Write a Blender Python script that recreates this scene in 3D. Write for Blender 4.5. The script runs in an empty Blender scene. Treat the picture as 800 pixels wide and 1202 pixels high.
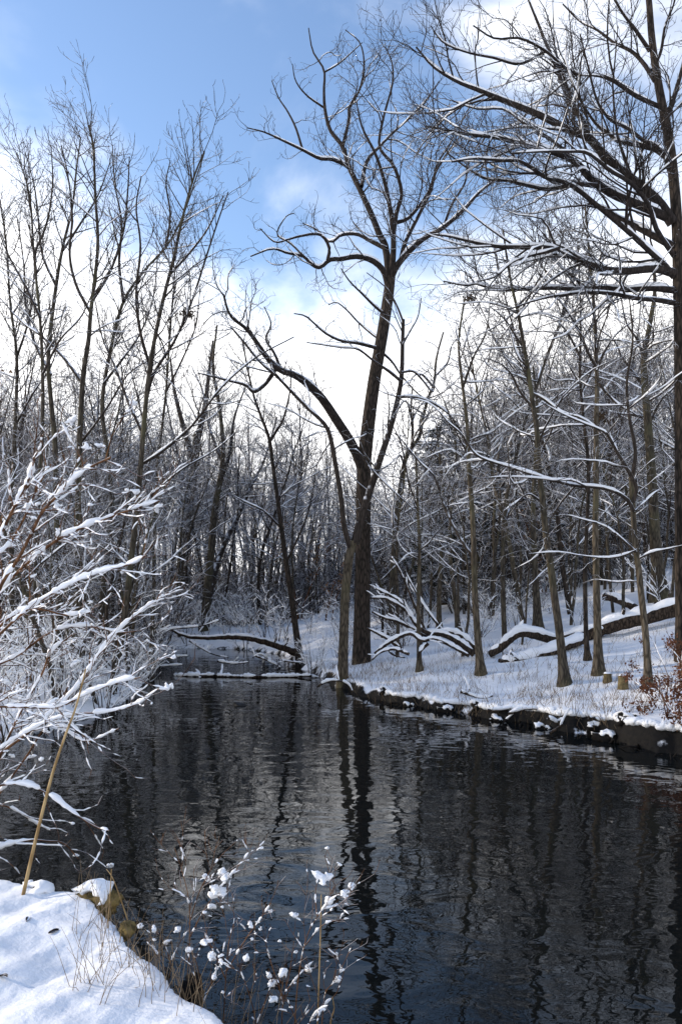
import bpy, math
import numpy as np
from mathutils import Vector

# ------------------------------------------------------------------ camera, sky, sun, exposure
S = bpy.context.scene
COL = S.collection
F, HOR, CAMH = 935.0, 690.0, 2.2          # focal length (px of an 800x1202 frame), horizon row, eye height above the pond
cd = bpy.data.cameras.new('camera')
cam = bpy.data.objects.new('camera', cd)
COL.objects.link(cam)
cam.location = (0, 0, CAMH)
cam.rotation_euler = (math.radians(90), 0, 0)
cd.sensor_fit = 'VERTICAL'
cd.sensor_height = 36
cd.sensor_width = 24
cd.lens = 36 * F / 1202
cd.shift_y = (HOR - 601) / 1202
cd.clip_start = 0.05
cd.clip_end = 2000
S.camera = cam

SUN_AZ, SUN_EL = math.radians(282), math.radians(19)     # compass azimuth from +Y clockwise
sun_dir = Vector((math.sin(SUN_AZ) * math.cos(SUN_EL), math.cos(SUN_AZ) * math.cos(SUN_EL), math.sin(SUN_EL)))
sd_ = bpy.data.lights.new('sun', 'SUN')
sd_.energy = 2.4
sd_.angle = math.radians(2.0)
sd_.color = (1.0, 0.87, 0.70)
so = bpy.data.objects.new('sun', sd_)
COL.objects.link(so)
so.rotation_euler = sun_dir.to_track_quat('Z', 'Y').to_euler()
so.location = (-20, -20, 30)

W = bpy.data.worlds.new('World')
S.world = W
W.use_nodes = True
wt = W.node_tree
for n in list(wt.nodes):
    wt.nodes.remove(n)


def NN(t, typ, **kw):
    n = t.nodes.new(typ)
    for k, v in kw.items():
        if k.startswith('i_'):
            n.inputs[k[2:].replace('_', ' ')].default_value = v
        else:
            setattr(n, k, v)
    return n


def LK(t, a, b):
    t.links.new(a, b)


def mth(t, op, a, b=None, c=None, clamp=False):
    n = t.nodes.new('ShaderNodeMath')
    n.operation = op
    n.use_clamp = clamp
    for i, v in enumerate((a, b, c)):
        if v is None:
            continue
        if isinstance(v, (int, float)):
            n.inputs[i].default_value = v
        else:
            t.links.new(v, n.inputs[i])
    return n.outputs[0]


def ramp01(t, v, a, b):
    n = t.nodes.new('ShaderNodeMapRange')
    n.interpolation_type = 'SMOOTHSTEP'
    n.inputs['From Min'].default_value = a
    n.inputs['From Max'].default_value = b
    t.links.new(v, n.inputs['Value'])
    return n.outputs[0]


sky = NN(wt, 'ShaderNodeTexSky', sky_type='NISHITA', sun_disc=False)
sky.sun_elevation = SUN_EL
sky.sun_rotation = SUN_AZ
sky.air_density = 1.0
sky.dust_density = 0.4
sky.ozone_density = 2.2
tc = NN(wt, 'ShaderNodeTexCoord')
sep = NN(wt, 'ShaderNodeSeparateXYZ')
LK(wt, tc.outputs['Generated'], sep.inputs[0])
mp = NN(wt, 'ShaderNodeMapping')
mp.inputs['Location'].default_value = (0.35, 0.1, 0.0)
mp.inputs['Scale'].default_value = (1.0, 1.0, 1.9)
LK(wt, tc.outputs['Generated'], mp.inputs[0])
n1 = NN(wt, 'ShaderNodeTexNoise', i_Scale=2.6, i_Detail=7.0, i_Roughness=0.52, i_Distortion=0.35)
LK(wt, mp.outputs[0], n1.inputs['Vector'])
# more cloud low in the sky, clear blue overhead, one bank of cloud high to the east
vb = NN(wt, 'ShaderNodeVectorMath', operation='DOT_PRODUCT')
LK(wt, tc.outputs['Generated'], vb.inputs[0])
vb.inputs[1].default_value = Vector((0.37, 0.92, 0.72)).normalized()
blob = ramp01(wt, vb.outputs['Value'], 0.968, 0.998)
vb2 = NN(wt, 'ShaderNodeVectorMath', operation='DOT_PRODUCT')
LK(wt, tc.outputs['Generated'], vb2.inputs[0])
vb2.inputs[1].default_value = Vector((-0.45, 1.0, 0.62)).normalized()
blob2 = ramp01(wt, vb2.outputs['Value'], 0.985, 0.999)
low = ramp01(wt, sep.outputs['Z'], 0.52, 0.20)
dens = mth(wt, 'ADD', n1.outputs['Fac'], mth(wt, 'MULTIPLY', low, 0.46))
dens = mth(wt, 'ADD', dens, mth(wt, 'MULTIPLY', blob, 0.09))
dens = mth(wt, 'ADD', dens, mth(wt, 'MULTIPLY', blob2, 0.07))
cl = ramp01(wt, dens, 0.56, 0.90)
mx = NN(wt, 'ShaderNodeMix', data_type='RGBA')
skc = NN(wt, 'ShaderNodeMix', data_type='RGBA', blend_type='MULTIPLY')
skc.inputs['Factor'].default_value = 1.0
LK(wt, sky.outputs[0], skc.inputs['A'])
skc.inputs['B'].default_value = (1.20, 1.17, 1.20, 1)
LK(wt, skc.outputs['Result'], mx.inputs['A'])
mx.inputs['B'].default_value = (8.0, 7.95, 8.0, 1)
LK(wt, cl, mx.inputs['Factor'])
bg = NN(wt, 'ShaderNodeBackground')
bg.inputs['Strength'].default_value = 0.14
LK(wt, mx.outputs['Result'], bg.inputs['Color'])
wo = NN(wt, 'ShaderNodeOutputWorld')
LK(wt, bg.outputs[0], wo.inputs['Surface'])

S.view_settings.view_transform = 'Standard'
S.view_settings.look = 'None'
S.view_settings.gamma = 1
S.view_settings.exposure = 0.80
S.cycles.max_bounces = 5
S.cycles.diffuse_bounces = 3
S.cycles.glossy_bounces = 3
S.cycles.transmission_bounces = 2

# ------------------------------------------------------------------ small maths


def P(px, py, Y):
    """a point of the place, from where it shows in the frame and how far off it stands"""
    return np.array(((px - 400) / F * Y, Y, CAMH - (py - HOR) / F * Y))


def sstep(a, b, x):
    t = np.clip((x - a) / (b - a), 0, 1)
    return t * t * (3 - 2 * t)


def WP(px, py):
    Y = CAMH * F / (py - HOR)
    return ((px - 400) / F * Y, Y)


POND = np.array(
    [WP(430, 823), WP(465, 829), WP(500, 835), WP(530, 838), WP(560, 845), WP(600, 850), WP(640, 859), WP(670, 862), WP(700, 870),
     WP(730, 877), WP(760, 885), WP(800, 893), (6.5, 9.2), (9.5, 7.5), (13, 3), (14, -4), (6, -6), (3.2, -2.0), (1.6, 1.4), (0.5, 2.15), (0.0, 2.5),
     (-0.30, 2.78), (-0.50, 3.02), (-0.63, 3.3), (-0.86, 3.58), (-1.1, 3.86), (-1.33, 4.02), (-1.8, 4.2), (-2.6, 4.55), (-4.2, 5.2),
     (-6.0, 6.4), (-8.5, 7.6), (-9.5, 9.5), (-7.4, 11.2), WP(0, 872), WP(50, 868), WP(80, 860), WP(110, 852), WP(150, 834),
     WP(178, 815), WP(190, 800), WP(182, 785), WP(165, 772), (-6.4, 27.0), (-5.4, 28.6), (-4.2, 28.4), (-3.2, 27.4), (-2.3, 26.0), WP(335, 779),
     WP(345, 788), WP(362, 797), WP(380, 806), WP(400, 812)])
_A = POND
_B = np.roll(POND, -1, axis=0)


def pond_sd(x, y):
    """distance to the pond's edge, positive on land"""
    x = np.asarray(x, float)
    y = np.asarray(y, float)
    best = np.full(x.shape, 1e9)
    ins = np.zeros(x.shape, bool)
    for a, b in zip(_A, _B):
        ex, ey = b - a
        t = np.clip(((x - a[0]) * ex + (y - a[1]) * ey) / (ex * ex + ey * ey), 0, 1)
        best = np.minimum(best, np.hypot(x - a[0] - t * ex, y - a[1] - t * ey))
        c = ((a[1] > y) != (b[1] > y))
        with np.errstate(divide='ignore', invalid='ignore'):
            xi = a[0] + (y - a[1]) * ex / (ey if ey != 0 else 1e-9)
        ins ^= c & (x < xi)
    return np.where(ins, -best, best)


def wob(x, y, s, ph=0.0):
    return (np.sin(x * 1.7 * s + ph) * np.cos(y * 1.3 * s + 1.1 + ph) + np.sin(x * 0.9 * s + y * 1.9 * s + 2.3 + ph) + np.sin(-x * 2.7 * s + y * 0.8 * s + 0.7)) / 3


def ground(x, y):
    x = np.asarray(x, float)
    y = np.asarray(y, float)
    sd0 = pond_sd(x, y)
    fy = sstep(6, 9, y)
    sd = sd0 + (0.07 + 0.08 * fy) * wob(x, y, 2.2) + 0.05 * wob(x, y, 6.0, 1.0) + 0.03 * fy * wob(x, y, 13.0, 0.4)
    near = 1 - sstep(4.9, 6.2, y + 0.25 * np.minimum(x, 0))
    right = sstep(-0.8, 0.4, x) * (1 - near)
    left = np.clip(1 - near - right, 0, 1)
    h = near * 0.74 + right * (0.20 + 0.17 * sstep(1.5, 4.5, x) * sstep(15, 11, y)) + left * 0.20
    w = near * 0.22 + right * 0.40 + left * 0.7
    z = -0.45 + (h + 0.45) * sstep(-0.25, 1.0, sd / w)
    z = np.where(sd < -0.2, np.minimum(z, -0.2), z)
    up = 0.12 * (y - 16.5) + 0.27 * (x - 3.2)
    hill = np.log1p(np.exp(np.clip(up * 2.2, -30, 30))) / 2.2
    cap = 1.7 + 0.30 * np.clip(x - 4.5, 0, 6)
    hill = cap * np.tanh(hill / cap) * sstep(-3.5, 3.5, x + 0.06 * (y - 16)) * sstep(0.1, 2.5, sd) * sstep(4, 10, y)
    back = 0.022 * np.maximum(0, y - 22) * sstep(0, 3, sd) + 0.045 * np.maximum(0, sd - 0.6) * left * sstep(8, 3, sd) + 0.10 * left * sstep(0.5, 2.5, sd)
    rough = (0.05 * wob(x, y, 0.9) + 0.025 * wob(x, y, 3.1, 2.0)) * sstep(0.2, 1.5, sd)
    rough = rough + near * (0.026 * wob(x, y, 4.3) + 0.017 * wob(x, y, 9.0, 1.7) + 0.008 * wob(x, y, 21.0, 0.3)) * sstep(0, 0.4, sd)
    lip = near * 0.05 * np.minimum(2.0, np.maximum(0, sd))
    return z + hill + back + rough + lip


def gz(x, y):
    return float(ground(np.array([x]), np.array([y]))[0])


def hit(px, py, y0=2.2, y1=60):
    """where the ground shows at that spot of the frame"""
    ys = np.linspace(y0, y1, 2400)
    xs = (px - 400) / F * ys
    zs = CAMH - (py - HOR) / F * ys
    g = np.maximum(ground(xs, ys), 0)
    k = np.nonzero(g >= zs)[0]
    i = int(k[0]) if len(k) else len(ys) - 1
    return float(ys[i])


# ------------------------------------------------------------------ materials


def new_mat(name):
    m = bpy.data.materials.new(name)
    m.use_nodes = True
    t = m.node_tree
    b = t.nodes['Principled BSDF']
    return m, t, b


def bark(name, c0, c1, snow=0.0, scale=9.0, lo=0.30, hi=0.62, bump=0.35, moss=None):
    m, t, b = new_mat(name)
    geo = NN(t, 'ShaderNodeNewGeometry')
    co = NN(t, 'ShaderNodeTexCoord')
    mpn = NN(t, 'ShaderNodeMapping')
    mpn.inputs['Scale'].default_value = (1, 1, 0.22)
    LK(t, co.outputs['Object'], mpn.inputs[0])
    no = NN(t, 'ShaderNodeTexNoise', i_Scale=scale * 2.2, i_Detail=6.0, i_Roughness=0.65)
    LK(t, mpn.outputs[0], no.inputs['Vector'])
    vo = NN(t, 'ShaderNodeTexVoronoi', feature='DISTANCE_TO_EDGE', i_Scale=scale * 2.0)
    LK(t, mpn.outputs[0], vo.inputs['Vector'])
    fi = ramp01(t, vo.outputs['Distance'], 0.0, 0.25)
    f = mth(t, 'MULTIPLY', mth(t, 'ADD', mth(t, 'MULTIPLY', fi, 0.5), 0.5), no.outputs['Fac'])
    r = NN(t, 'ShaderNodeMix', data_type='RGBA')
    LK(t, ramp01(t, f, 0.15, 0.60), r.inputs['Factor'])
    r.inputs['A'].default_value = (*c0, 1)
    r.inputs['B'].default_value = (*c1, 1)
    col = r.outputs['Result']
    n3 = NN(t, 'ShaderNodeTexNoise', i_Scale=1.1, i_Detail=3.0)
    LK(t, co.outputs['Object'], n3.inputs['Vector'])
    if moss:
        r3 = NN(t, 'ShaderNodeMix', data_type='RGBA')
        LK(t, mth(t, 'MULTIPLY', ramp01(t, n3.outputs['Fac'], 0.45, 0.7), 0.7), r3.inputs['Factor'])
        LK(t, col, r3.inputs['A'])
        r3.inputs['B'].default_value = (*moss, 1)
        col = r3.outputs['Result']
    if snow > 0:
        sp = NN(t, 'ShaderNodeSeparateXYZ')
        LK(t, geo.outputs['Normal'], sp.inputs[0])
        n2 = NN(t, 'ShaderNodeTexNoise', i_Scale=7.0, i_Detail=3.0)
        LK(t, co.outputs['Object'], n2.inputs['Vector'])
        s = mth(t, 'ADD', sp.outputs['Z'], mth(t, 'MULTIPLY', mth(t, 'SUBTRACT', n2.outputs['Fac'], 0.5), 1.3))
        s = mth(t, 'MULTIPLY', ramp01(t, s, lo, hi), snow)
        r2 = NN(t, 'ShaderNodeMix', data_type='RGBA')
        LK(t, s, r2.inputs['Factor'])
        LK(t, col, r2.inputs['A'])
        r2.inputs['B'].default_value = (0.80, 0.82, 0.86, 1)
        col = r2.outputs['Result']
    LK(t, col, b.inputs['Base Color'])
    b.inputs['Roughness'].default_value = 0.9
    b.inputs['Specular IOR Level'].default_value = 0.15
    if bump:
        bp = NN(t, 'ShaderNodeBump', i_Strength=bump, i_Distance=0.03)
        LK(t, f, bp.inputs['Height'])
        LK(t, bp.outputs[0], b.inputs['Normal'])
    return m


def snow_mat(name, sc=14.0, strength=0.25, specks=False, soil=False):
    m, t, b = new_mat(name)
    co = NN(t, 'ShaderNodeTexCoord')
    no = NN(t, 'ShaderNodeTexNoise', i_Scale=sc, i_Detail=6.0, i_Roughness=0.6)
    LK(t, co.outputs['Object'], no.inputs['Vector'])
    nb = NN(t, 'ShaderNodeTexNoise', i_Scale=sc * 0.25, i_Detail=3.0)
    LK(t, co.outputs['Object'], nb.inputs['Vector'])
    r = NN(t, 'ShaderNodeMix', data_type='RGBA')
    LK(t, nb.outputs['Fac'], r.inputs['Factor'])
    r.inputs['A'].default_value = (0.87, 0.885, 0.905, 1)
    r.inputs['B'].default_value = (0.91, 0.915, 0.93, 1)
    col = r.outputs['Result']
    if specks:
        # bits of leaf and twig lying on and poking through the snow
        n4 = NN(t, 'ShaderNodeTexNoise', i_Scale=26.0, i_Detail=4.0, i_Roughness=0.7)
        LK(t, co.outputs['Object'], n4.inputs['Vector'])
        n5 = NN(t, 'ShaderNodeTexNoise', i_Scale=0.9, i_Detail=3.0)
        LK(t, co.outputs['Object'], n5.inputs['Vector'])
        sp = NN(t, 'ShaderNodeSeparateXYZ')
        LK(t, co.outputs['Object'], sp.inputs[0])
        far = ramp01(t, sp.outputs['Y'], 5.5, 9.0)
        k = mth(t, 'MULTIPLY', ramp01(t, n4.outputs['Fac'], 0.60, 0.68), ramp01(t, n5.outputs['Fac'], 0.42, 0.62))
        k = mth(t, 'MULTIPLY', k, far)
        r4 = NN(t, 'ShaderNodeMix', data_type='RGBA')
        LK(t, mth(t, 'MULTIPLY', k, 0.75), r4.inputs['Factor'])
        LK(t, col, r4.inputs['A'])
        r4.inputs['B'].default_value = (0.10, 0.065, 0.04, 1)
        col = r4.outputs['Result']
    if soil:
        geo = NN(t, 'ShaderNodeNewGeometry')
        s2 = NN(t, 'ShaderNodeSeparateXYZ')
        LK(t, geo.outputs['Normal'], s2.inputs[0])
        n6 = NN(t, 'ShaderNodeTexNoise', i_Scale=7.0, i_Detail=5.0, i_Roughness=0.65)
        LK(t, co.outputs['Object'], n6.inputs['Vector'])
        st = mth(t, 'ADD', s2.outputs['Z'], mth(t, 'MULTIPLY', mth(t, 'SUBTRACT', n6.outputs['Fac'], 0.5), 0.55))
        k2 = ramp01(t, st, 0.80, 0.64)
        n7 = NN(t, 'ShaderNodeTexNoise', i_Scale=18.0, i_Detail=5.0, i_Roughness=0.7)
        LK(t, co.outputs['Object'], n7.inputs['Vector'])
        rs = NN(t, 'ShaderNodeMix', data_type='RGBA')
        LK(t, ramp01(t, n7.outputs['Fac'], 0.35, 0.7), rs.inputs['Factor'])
        rs.inputs['A'].default_value = (0.0025, 0.002, 0.0018, 1)  # dark soil taken near black: shade under the overhang is put into its colour
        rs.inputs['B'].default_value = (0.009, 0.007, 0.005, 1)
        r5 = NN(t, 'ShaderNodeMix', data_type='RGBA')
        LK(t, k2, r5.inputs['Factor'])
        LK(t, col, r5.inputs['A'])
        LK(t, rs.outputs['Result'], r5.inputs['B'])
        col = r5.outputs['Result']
    LK(t, col, b.inputs['Base Color'])
    b.inputs['Roughness'].default_value = 0.75
    b.inputs['Specular IOR Level'].default_value = 0.2
    bp = NN(t, 'ShaderNodeBump', i_Strength=strength, i_Distance=0.05)
    LK(t, mth(t, 'ADD', no.outputs['Fac'], mth(t, 'MULTIPLY', nb.outputs['Fac'], 2.0)), bp.inputs['Height'])
    LK(t, bp.outputs[0], b.inputs['Normal'])
    return m


M = {}
M['dark'] = bark('bark_dark', (0.012, 0.010, 0.008), (0.060, 0.046, 0.036), 0.0, bump=0.6)
M['grey'] = bark('bark_grey', (0.022, 0.018, 0.014), (0.088, 0.074, 0.056), 0.0, moss=(0.085, 0.08, 0.045))
M['warm'] = bark('bark_warm', (0.026, 0.021, 0.015), (0.125, 0.102, 0.074), 0.0, moss=(0.10, 0.09, 0.05))
M['dark_twig'] = bark('twig_dark', (0.015, 0.012, 0.010), (0.042, 0.033, 0.029), 0.85, bump=0, lo=0.45, hi=0.75)
M['grey_twig'] = bark('twig_grey', (0.020, 0.016, 0.013), (0.058, 0.046, 0.038), 0.9, bump=0, lo=0.32, hi=0.66)
M['snowy_twig'] = bark('twig_snowy', (0.02, 0.015, 0.012), (0.075, 0.055, 0.04), 1.0, bump=0, lo=0.08, hi=0.42)
M['red_stem'] = bark('stem_red_brown', (0.06, 0.028, 0.014), (0.17, 0.085, 0.04), 0.5, bump=0.1, lo=0.5, hi=0.8)
M['tan_stem'] = bark('stem_tan', (0.22, 0.14, 0.06), (0.42, 0.30, 0.15), 0.0, bump=0.1)
M['log'] = bark('log_bark', (0.012, 0.009, 0.007), (0.07, 0.05, 0.036), 0.3, lo=0.7, hi=0.95, bump=0.7)
M['snow'] = snow_mat('snow', 16.0, 0.35)
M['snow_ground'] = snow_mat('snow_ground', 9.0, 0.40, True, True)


def plain(name, c0, c1, sc=20.0, rough=0.85, bump=0.3):
    m, t, b = new_mat(name)
    co = NN(t, 'ShaderNodeTexCoord')
    no = NN(t, 'ShaderNodeTexNoise', i_Scale=sc, i_Detail=6.0, i_Roughness=0.65)
    LK(t, co.outputs['Object'], no.inputs['Vector'])
    r = NN(t, 'ShaderNodeMix', data_type='RGBA')
    LK(t, ramp01(t, no.outputs['Fac'], 0.35, 0.65), r.inputs['Factor'])
    r.inputs['A'].default_value = (*c0, 1)
    r.inputs['B'].default_value = (*c1, 1)
    LK(t, r.outputs['Result'], b.inputs['Base Color'])
    b.inputs['Roughness'].default_value = rough
    b.inputs['Specular IOR Level'].default_value = 0.2
    if bump:
        bp = NN(t, 'ShaderNodeBump', i_Strength=bump, i_Distance=0.03)
        LK(t, no.outputs['Fac'], bp.inputs['Height'])
        LK(t, bp.outputs[0], b.inputs['Normal'])
    return m


M['stone'] = plain('mossy_stone', (0.05, 0.038, 0.014), (0.24, 0.17, 0.06), 14.0, bump=0.6)
M['wet_stone'] = plain('wet_stone', (0.006, 0.005, 0.005), (0.03, 0.027, 0.024), 12.0, 0.5)
M['cut_wood'] = plain('cut_wood', (0.09, 0.068, 0.032), (0.21, 0.16, 0.075), 14.0)
M['stump_bark'] = plain('stump_bark', (0.05, 0.04, 0.02), (0.15, 0.115, 0.05), 16.0, bump=0.5)
M['rust_leaf'] = plain('rust_leaf', (0.075, 0.028, 0.014), (0.16, 0.066, 0.032), 3.0, bump=0)
M['tan_leaf'] = plain('tan_leaf', (0.17, 0.085, 0.035), (0.30, 0.17, 0.08), 3.0, bump=0)
M['nest'] = plain('nest_leaf', (0.03, 0.02, 0.012), (0.09, 0.06, 0.035), 8.0, bump=0)
M['dry_grass'] = plain('dry_grass', (0.12, 0.083, 0.05), (0.27, 0.20, 0.125), 5.0, bump=0)
M['needle'] = plain('needle', (0.006, 0.010, 0.006), (0.022, 0.033, 0.018), 3.0, bump=0)
M['earth'] = plain('shade_dark_earth', (0.0025, 0.002, 0.0018), (0.010, 0.0075, 0.0055), 12.0, bump=0.6)  # earth with the cut bank's shade painted into its colour


def water_mat():
    m, t, b = new_mat('pond_water')
    b.inputs['Base Color'].default_value = (0.004, 0.0055, 0.006, 1)
    b.inputs['Roughness'].default_value = 0.015
    b.inputs['IOR'].default_value = 1.333
    co = NN(t, 'ShaderNodeTexCoord')
    mpn = NN(t, 'ShaderNodeMapping')
    mpn.inputs['Rotation'].default_value = (0, 0, 0.35)
    mpn.inputs['Scale'].default_value = (0.8, 1.15, 1)
    LK(t, co.outputs['Object'], mpn.inputs[0])
    a = NN(t, 'ShaderNodeTexNoise', i_Scale=2.6, i_Detail=2.0, i_Roughness=0.45, i_Distortion=0.6)
    c = NN(t, 'ShaderNodeTexNoise', i_Scale=9.0, i_Detail=2.0, i_Roughness=0.5, i_Distortion=0.4)
    LK(t, mpn.outputs[0], a.inputs['Vector'])
    LK(t, mpn.outputs[0], c.inputs['Vector'])
    big = NN(t, 'ShaderNodeTexNoise', i_Scale=0.35, i_Detail=2.0)
    LK(t, co.outputs['Object'], big.inputs['Vector'])
    k = mth(t, 'ADD', 0.35, mth(t, 'MULTIPLY', ramp01(t, big.outputs['Fac'], 0.35, 0.65), 0.65))
    h = mth(t, 'ADD', mth(t, 'MULTIPLY', mth(t, 'MULTIPLY', a.outputs['Fac'], mth(t, 'ADD', 0.45, mth(t, 'MULTIPLY', k, 0.7))), 0.0095), mth(t, 'MULTIPLY', mth(t, 'MULTIPLY', c.outputs['Fac'], k), 0.0013))
    bp = NN(t, 'ShaderNodeBump', i_Strength=1.0, i_Distance=1.0)
    LK(t, h, bp.inputs['Height'])
    LK(t, bp.outputs[0], b.inputs['Normal'])
    return m


M['water'] = water_mat()

# ------------------------------------------------------------------ mesh helpers


def mesh_obj(name, V, Q, mat, parent=None, smooth=True, loc=None, tris=False):
    me = bpy.data.meshes.new(name)
    V = np.asarray(V, np.float32).reshape(-1, 3)
    Q = np.asarray(Q, np.int32)
    k = Q.shape[1]
    me.vertices.add(len(V))
    me.vertices.foreach_set('co', V.ravel())
    me.loops.add(Q.size)
    me.loops.foreach_set('vertex_index', Q.ravel())
    me.polygons.add(len(Q))
    me.polygons.foreach_set('loop_start', np.arange(0, Q.size, k, dtype=np.int32))
    if smooth:
        me.polygons.foreach_set('use_smooth', np.ones(len(Q), bool))
    me.update(calc_edges=True)
    me.validate()
    me.materials.append(mat)
    o = bpy.data.objects.new(name, me)
    COL.objects.link(o)
    if parent:
        o.parent = parent
    if loc is not None:
        o.location = loc
    return o


def norm(v):
    return v / np.maximum(np.linalg.norm(v, axis=-1, keepdims=True), 1e-9)


RJ = np.random.RandomState(77)


def tubes(brs, sides=5, zscale=1.0, caps=False, rough=0.0):
    """tapered round stems: [(points, radii)] -> vertices, quads"""
    groups = {}
    for p, r in brs:
        groups.setdefault(len(p), []).append((p, r))
    VV, QQ, off = [], [], 0
    for n, lst in groups.items():
        p = np.array([a for a, _ in lst], float)
        r = np.array([b for _, b in lst], float)
        B = len(lst)
        t = norm(np.gradient(p, axis=1))
        mean = norm(t.mean(axis=1))
        ref = np.where(np.abs(mean[:, 2:3]) > 0.8, np.array([[0.97, 0.23, 0.0]]), np.array([[0.0, 0.0, 1.0]]))
        u = norm(np.cross(t, np.repeat(ref[:, None, :], n, axis=1)))
        v = np.cross(u, t)
        ang = np.arange(sides) * 2 * np.pi / sides
        rj = np.repeat(r[:, :, None], sides, axis=2)
        if rough:
            rj = rj * (1 + rough * RJ.normal(0, 1, rj.shape).clip(-1.8, 1.8))
        ring = p[:, :, None, :] + rj[:, :, :, None] * (np.cos(ang)[None, None, :, None] * u[:, :, None, :] + zscale * np.sin(ang)[None, None, :, None] * v[:, :, None, :])
        VV.append(ring.reshape(-1, 3))
        b = np.arange(B)[:, None, None] * n * sides
        i = np.arange(n - 1)[None, :, None] * sides
        j = np.arange(sides)[None, None, :]
        j2 = (j + 1) % sides
        q = np.stack([b + i + j, b + i + j2, b + i + sides + j2, b + i + sides + j], axis=-1).reshape(-1, 4)
        QQ.append(q + off)
        if caps and sides % 2 == 0:
            for bi in range(B):
                for e in (0, n - 1):
                    base = off + bi * n * sides + e * sides
                    for s_ in range(sides // 2 - 1):
                        QQ.append(np.array([[base + s_, base + s_ + 1, base + sides - 2 - s_, base + sides - 1 - s_]]))
        off += B * n * sides
    return np.concatenate(VV), np.concatenate(QQ)


def join(parts):
    VV, QQ, off = [], [], 0
    for V, Q in parts:
        VV.append(V)
        QQ.append(Q + off)
        off += len(V)
    return np.concatenate(VV), np.concatenate(QQ)


def smooth_noise(rng, n, k):
    m = max(2, int(math.ceil(n / k)) + 2)
    a = rng.uniform(0, 1, m)
    return np.interp(np.linspace(0, m - 1.001, n), np.arange(m), a)


def resample(p, r, n):
    d = np.concatenate([[0], np.cumsum(np.linalg.norm(np.diff(p, axis=0), axis=1))])
    s = np.linspace(0, d[-1], n)
    return np.stack([np.interp(s, d, p[:, k]) for k in range(3)], 1), np.interp(s, d, r)


def snow_on(brs, rng, k=0.75, add=0.006, step=0.10, keep=0.78, minr=0.0, lump=0.6, sides=5, steep=0.5, rough=0.0):
    """ridges of snow lying along the upper side of limbs"""
    out = []
    for p, r in brs:
        L = np.linalg.norm(np.diff(p, axis=0), axis=1).sum()
        if r.max() < minr or L < 0.04:
            continue
        n = int(np.clip(L / step, 5, 96))
        n = (n + 3) // 4 * 4
        p2, r2 = resample(p, r, n)
        t = norm(np.gradient(p2, axis=0))
        hz = np.hypot(t[:, 0], t[:, 1])
        a = np.clip((hz - steep) / 0.3, 0, 1)
        nz = 1 - lump + 2 * lump * (0.6 * smooth_noise(rng, n, 3) + 0.4 * rng.uniform(0, 1, n))
        on = np.sqrt(np.clip((smooth_noise(rng, n, 4) - (1 - keep)) / 0.10, 0, 1))
        i = np.arange(n)
        e = np.sqrt(np.clip(np.minimum(i, n - 1 - i) / 2.5, 0, 1))
        rs = (k * r2 + add) * a * on * nz * e
        if rs.max() < 0.002:
            continue
        q = p2.copy()
        q[:, 2] += np.where(rs > 0.001, r2 * 0.62 + rs * 0.30, 0)
        out.append((q, rs))
    return tubes(out, sides, 0.9, rough=rough) if out else None


def spline(ctrl, n):
    c = np.array(ctrl, float)
    c = np.concatenate([[2 * c[0] - c[1]], c, [2 * c[-1] - c[-2]]])
    m = len(c) - 3
    out = []
    for s in np.linspace(0, m - 1e-6, n):
        i = int(s)
        t = s - i
        a, b, d, e = c[i:i + 4]
        out.append(0.5 * (2 * b + (d - a) * t + (2 * a - 5 * b + 4 * d - e) * t * t + (3 * b - a - 3 * d + e) * t ** 3))
    return np.array(out)


def grow(p0, d0, L, r0, r1, n, wig, trop, rng):
    p = np.zeros((n, 3))
    p[0] = p0
    d = d0 / np.linalg.norm(d0)
    bend = rng.normal(0, 1, 3) * wig * 0.5
    for i in range(1, n):
        d = d + rng.normal(0, 1, 3) * wig + bend * 0.5 + np.array([0, 0, trop])
        d /= np.linalg.norm(d)
        p[i] = p[i - 1] + d * L / (n - 1)
    return p, np.linspace(r0, r1, n)


class Kind:
    def __init__(s, dens, ratio, maxl, ang=(35, 65), wig=0.16, trop=0.06, t0=0.15, rmin=0.004, rk=0.62, npt=(7, 6, 5, 4), slim=0.011):
        s.dens, s.ratio, s.maxl, s.ang, s.wig, s.trop, s.t0, s.rmin, s.rk, s.npt, s.slim = dens, ratio, maxl, ang, wig, trop, t0, rmin, rk, npt, slim


def ramify(out, p, r, lev, K, rng):
    """side branches along a stem, and theirs in turn; out[lev] gathers them"""
    L = np.linalg.norm(np.diff(p, axis=0), axis=1).sum()
    n = max(1, int(round(K.dens[lev] * L * rng.uniform(0.8, 1.2))))
    ts = np.sort(rng.uniform(K.t0 if lev == 0 else 0.2, 1.0, n))
    if lev > 0:
        ts[-1] = 0.98
    tan = norm(np.gradient(p, axis=0))
    for t in ts:
        x = t * (len(p) - 1)
        i = min(int(x), len(p) - 2)
        f = x - i
        q = p[i] * (1 - f) + p[i + 1] * f
        rt = r[i] * (1 - f) + r[i + 1] * f
        d = tan[i]
        pr = np.cross(d, rng.normal(0, 1, 3))
        pr /= max(np.linalg.norm(pr), 1e-6)
        a = math.radians(rng.uniform(*K.ang))
        dd = math.cos(a) * d + math.sin(a) * pr
        dd[2] += K.trop * 2.0
        cl = min(L * K.ratio[lev] * (1.15 - 0.65 * t), K.maxl[lev]) * rng.uniform(0.55, 1.25)
        r0 = max(min(rt * K.rk, cl * K.slim + 0.003), K.rmin)
        c = grow(q, dd, cl, r0, max(K.rmin * 0.7, r0 * 0.25), K.npt[lev], K.wig, K.trop, rng)
        out[lev].append(c)
        if lev + 1 < len(K.dens):
            ramify(out, c[0], c[1], lev + 1, K, rng)


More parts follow.
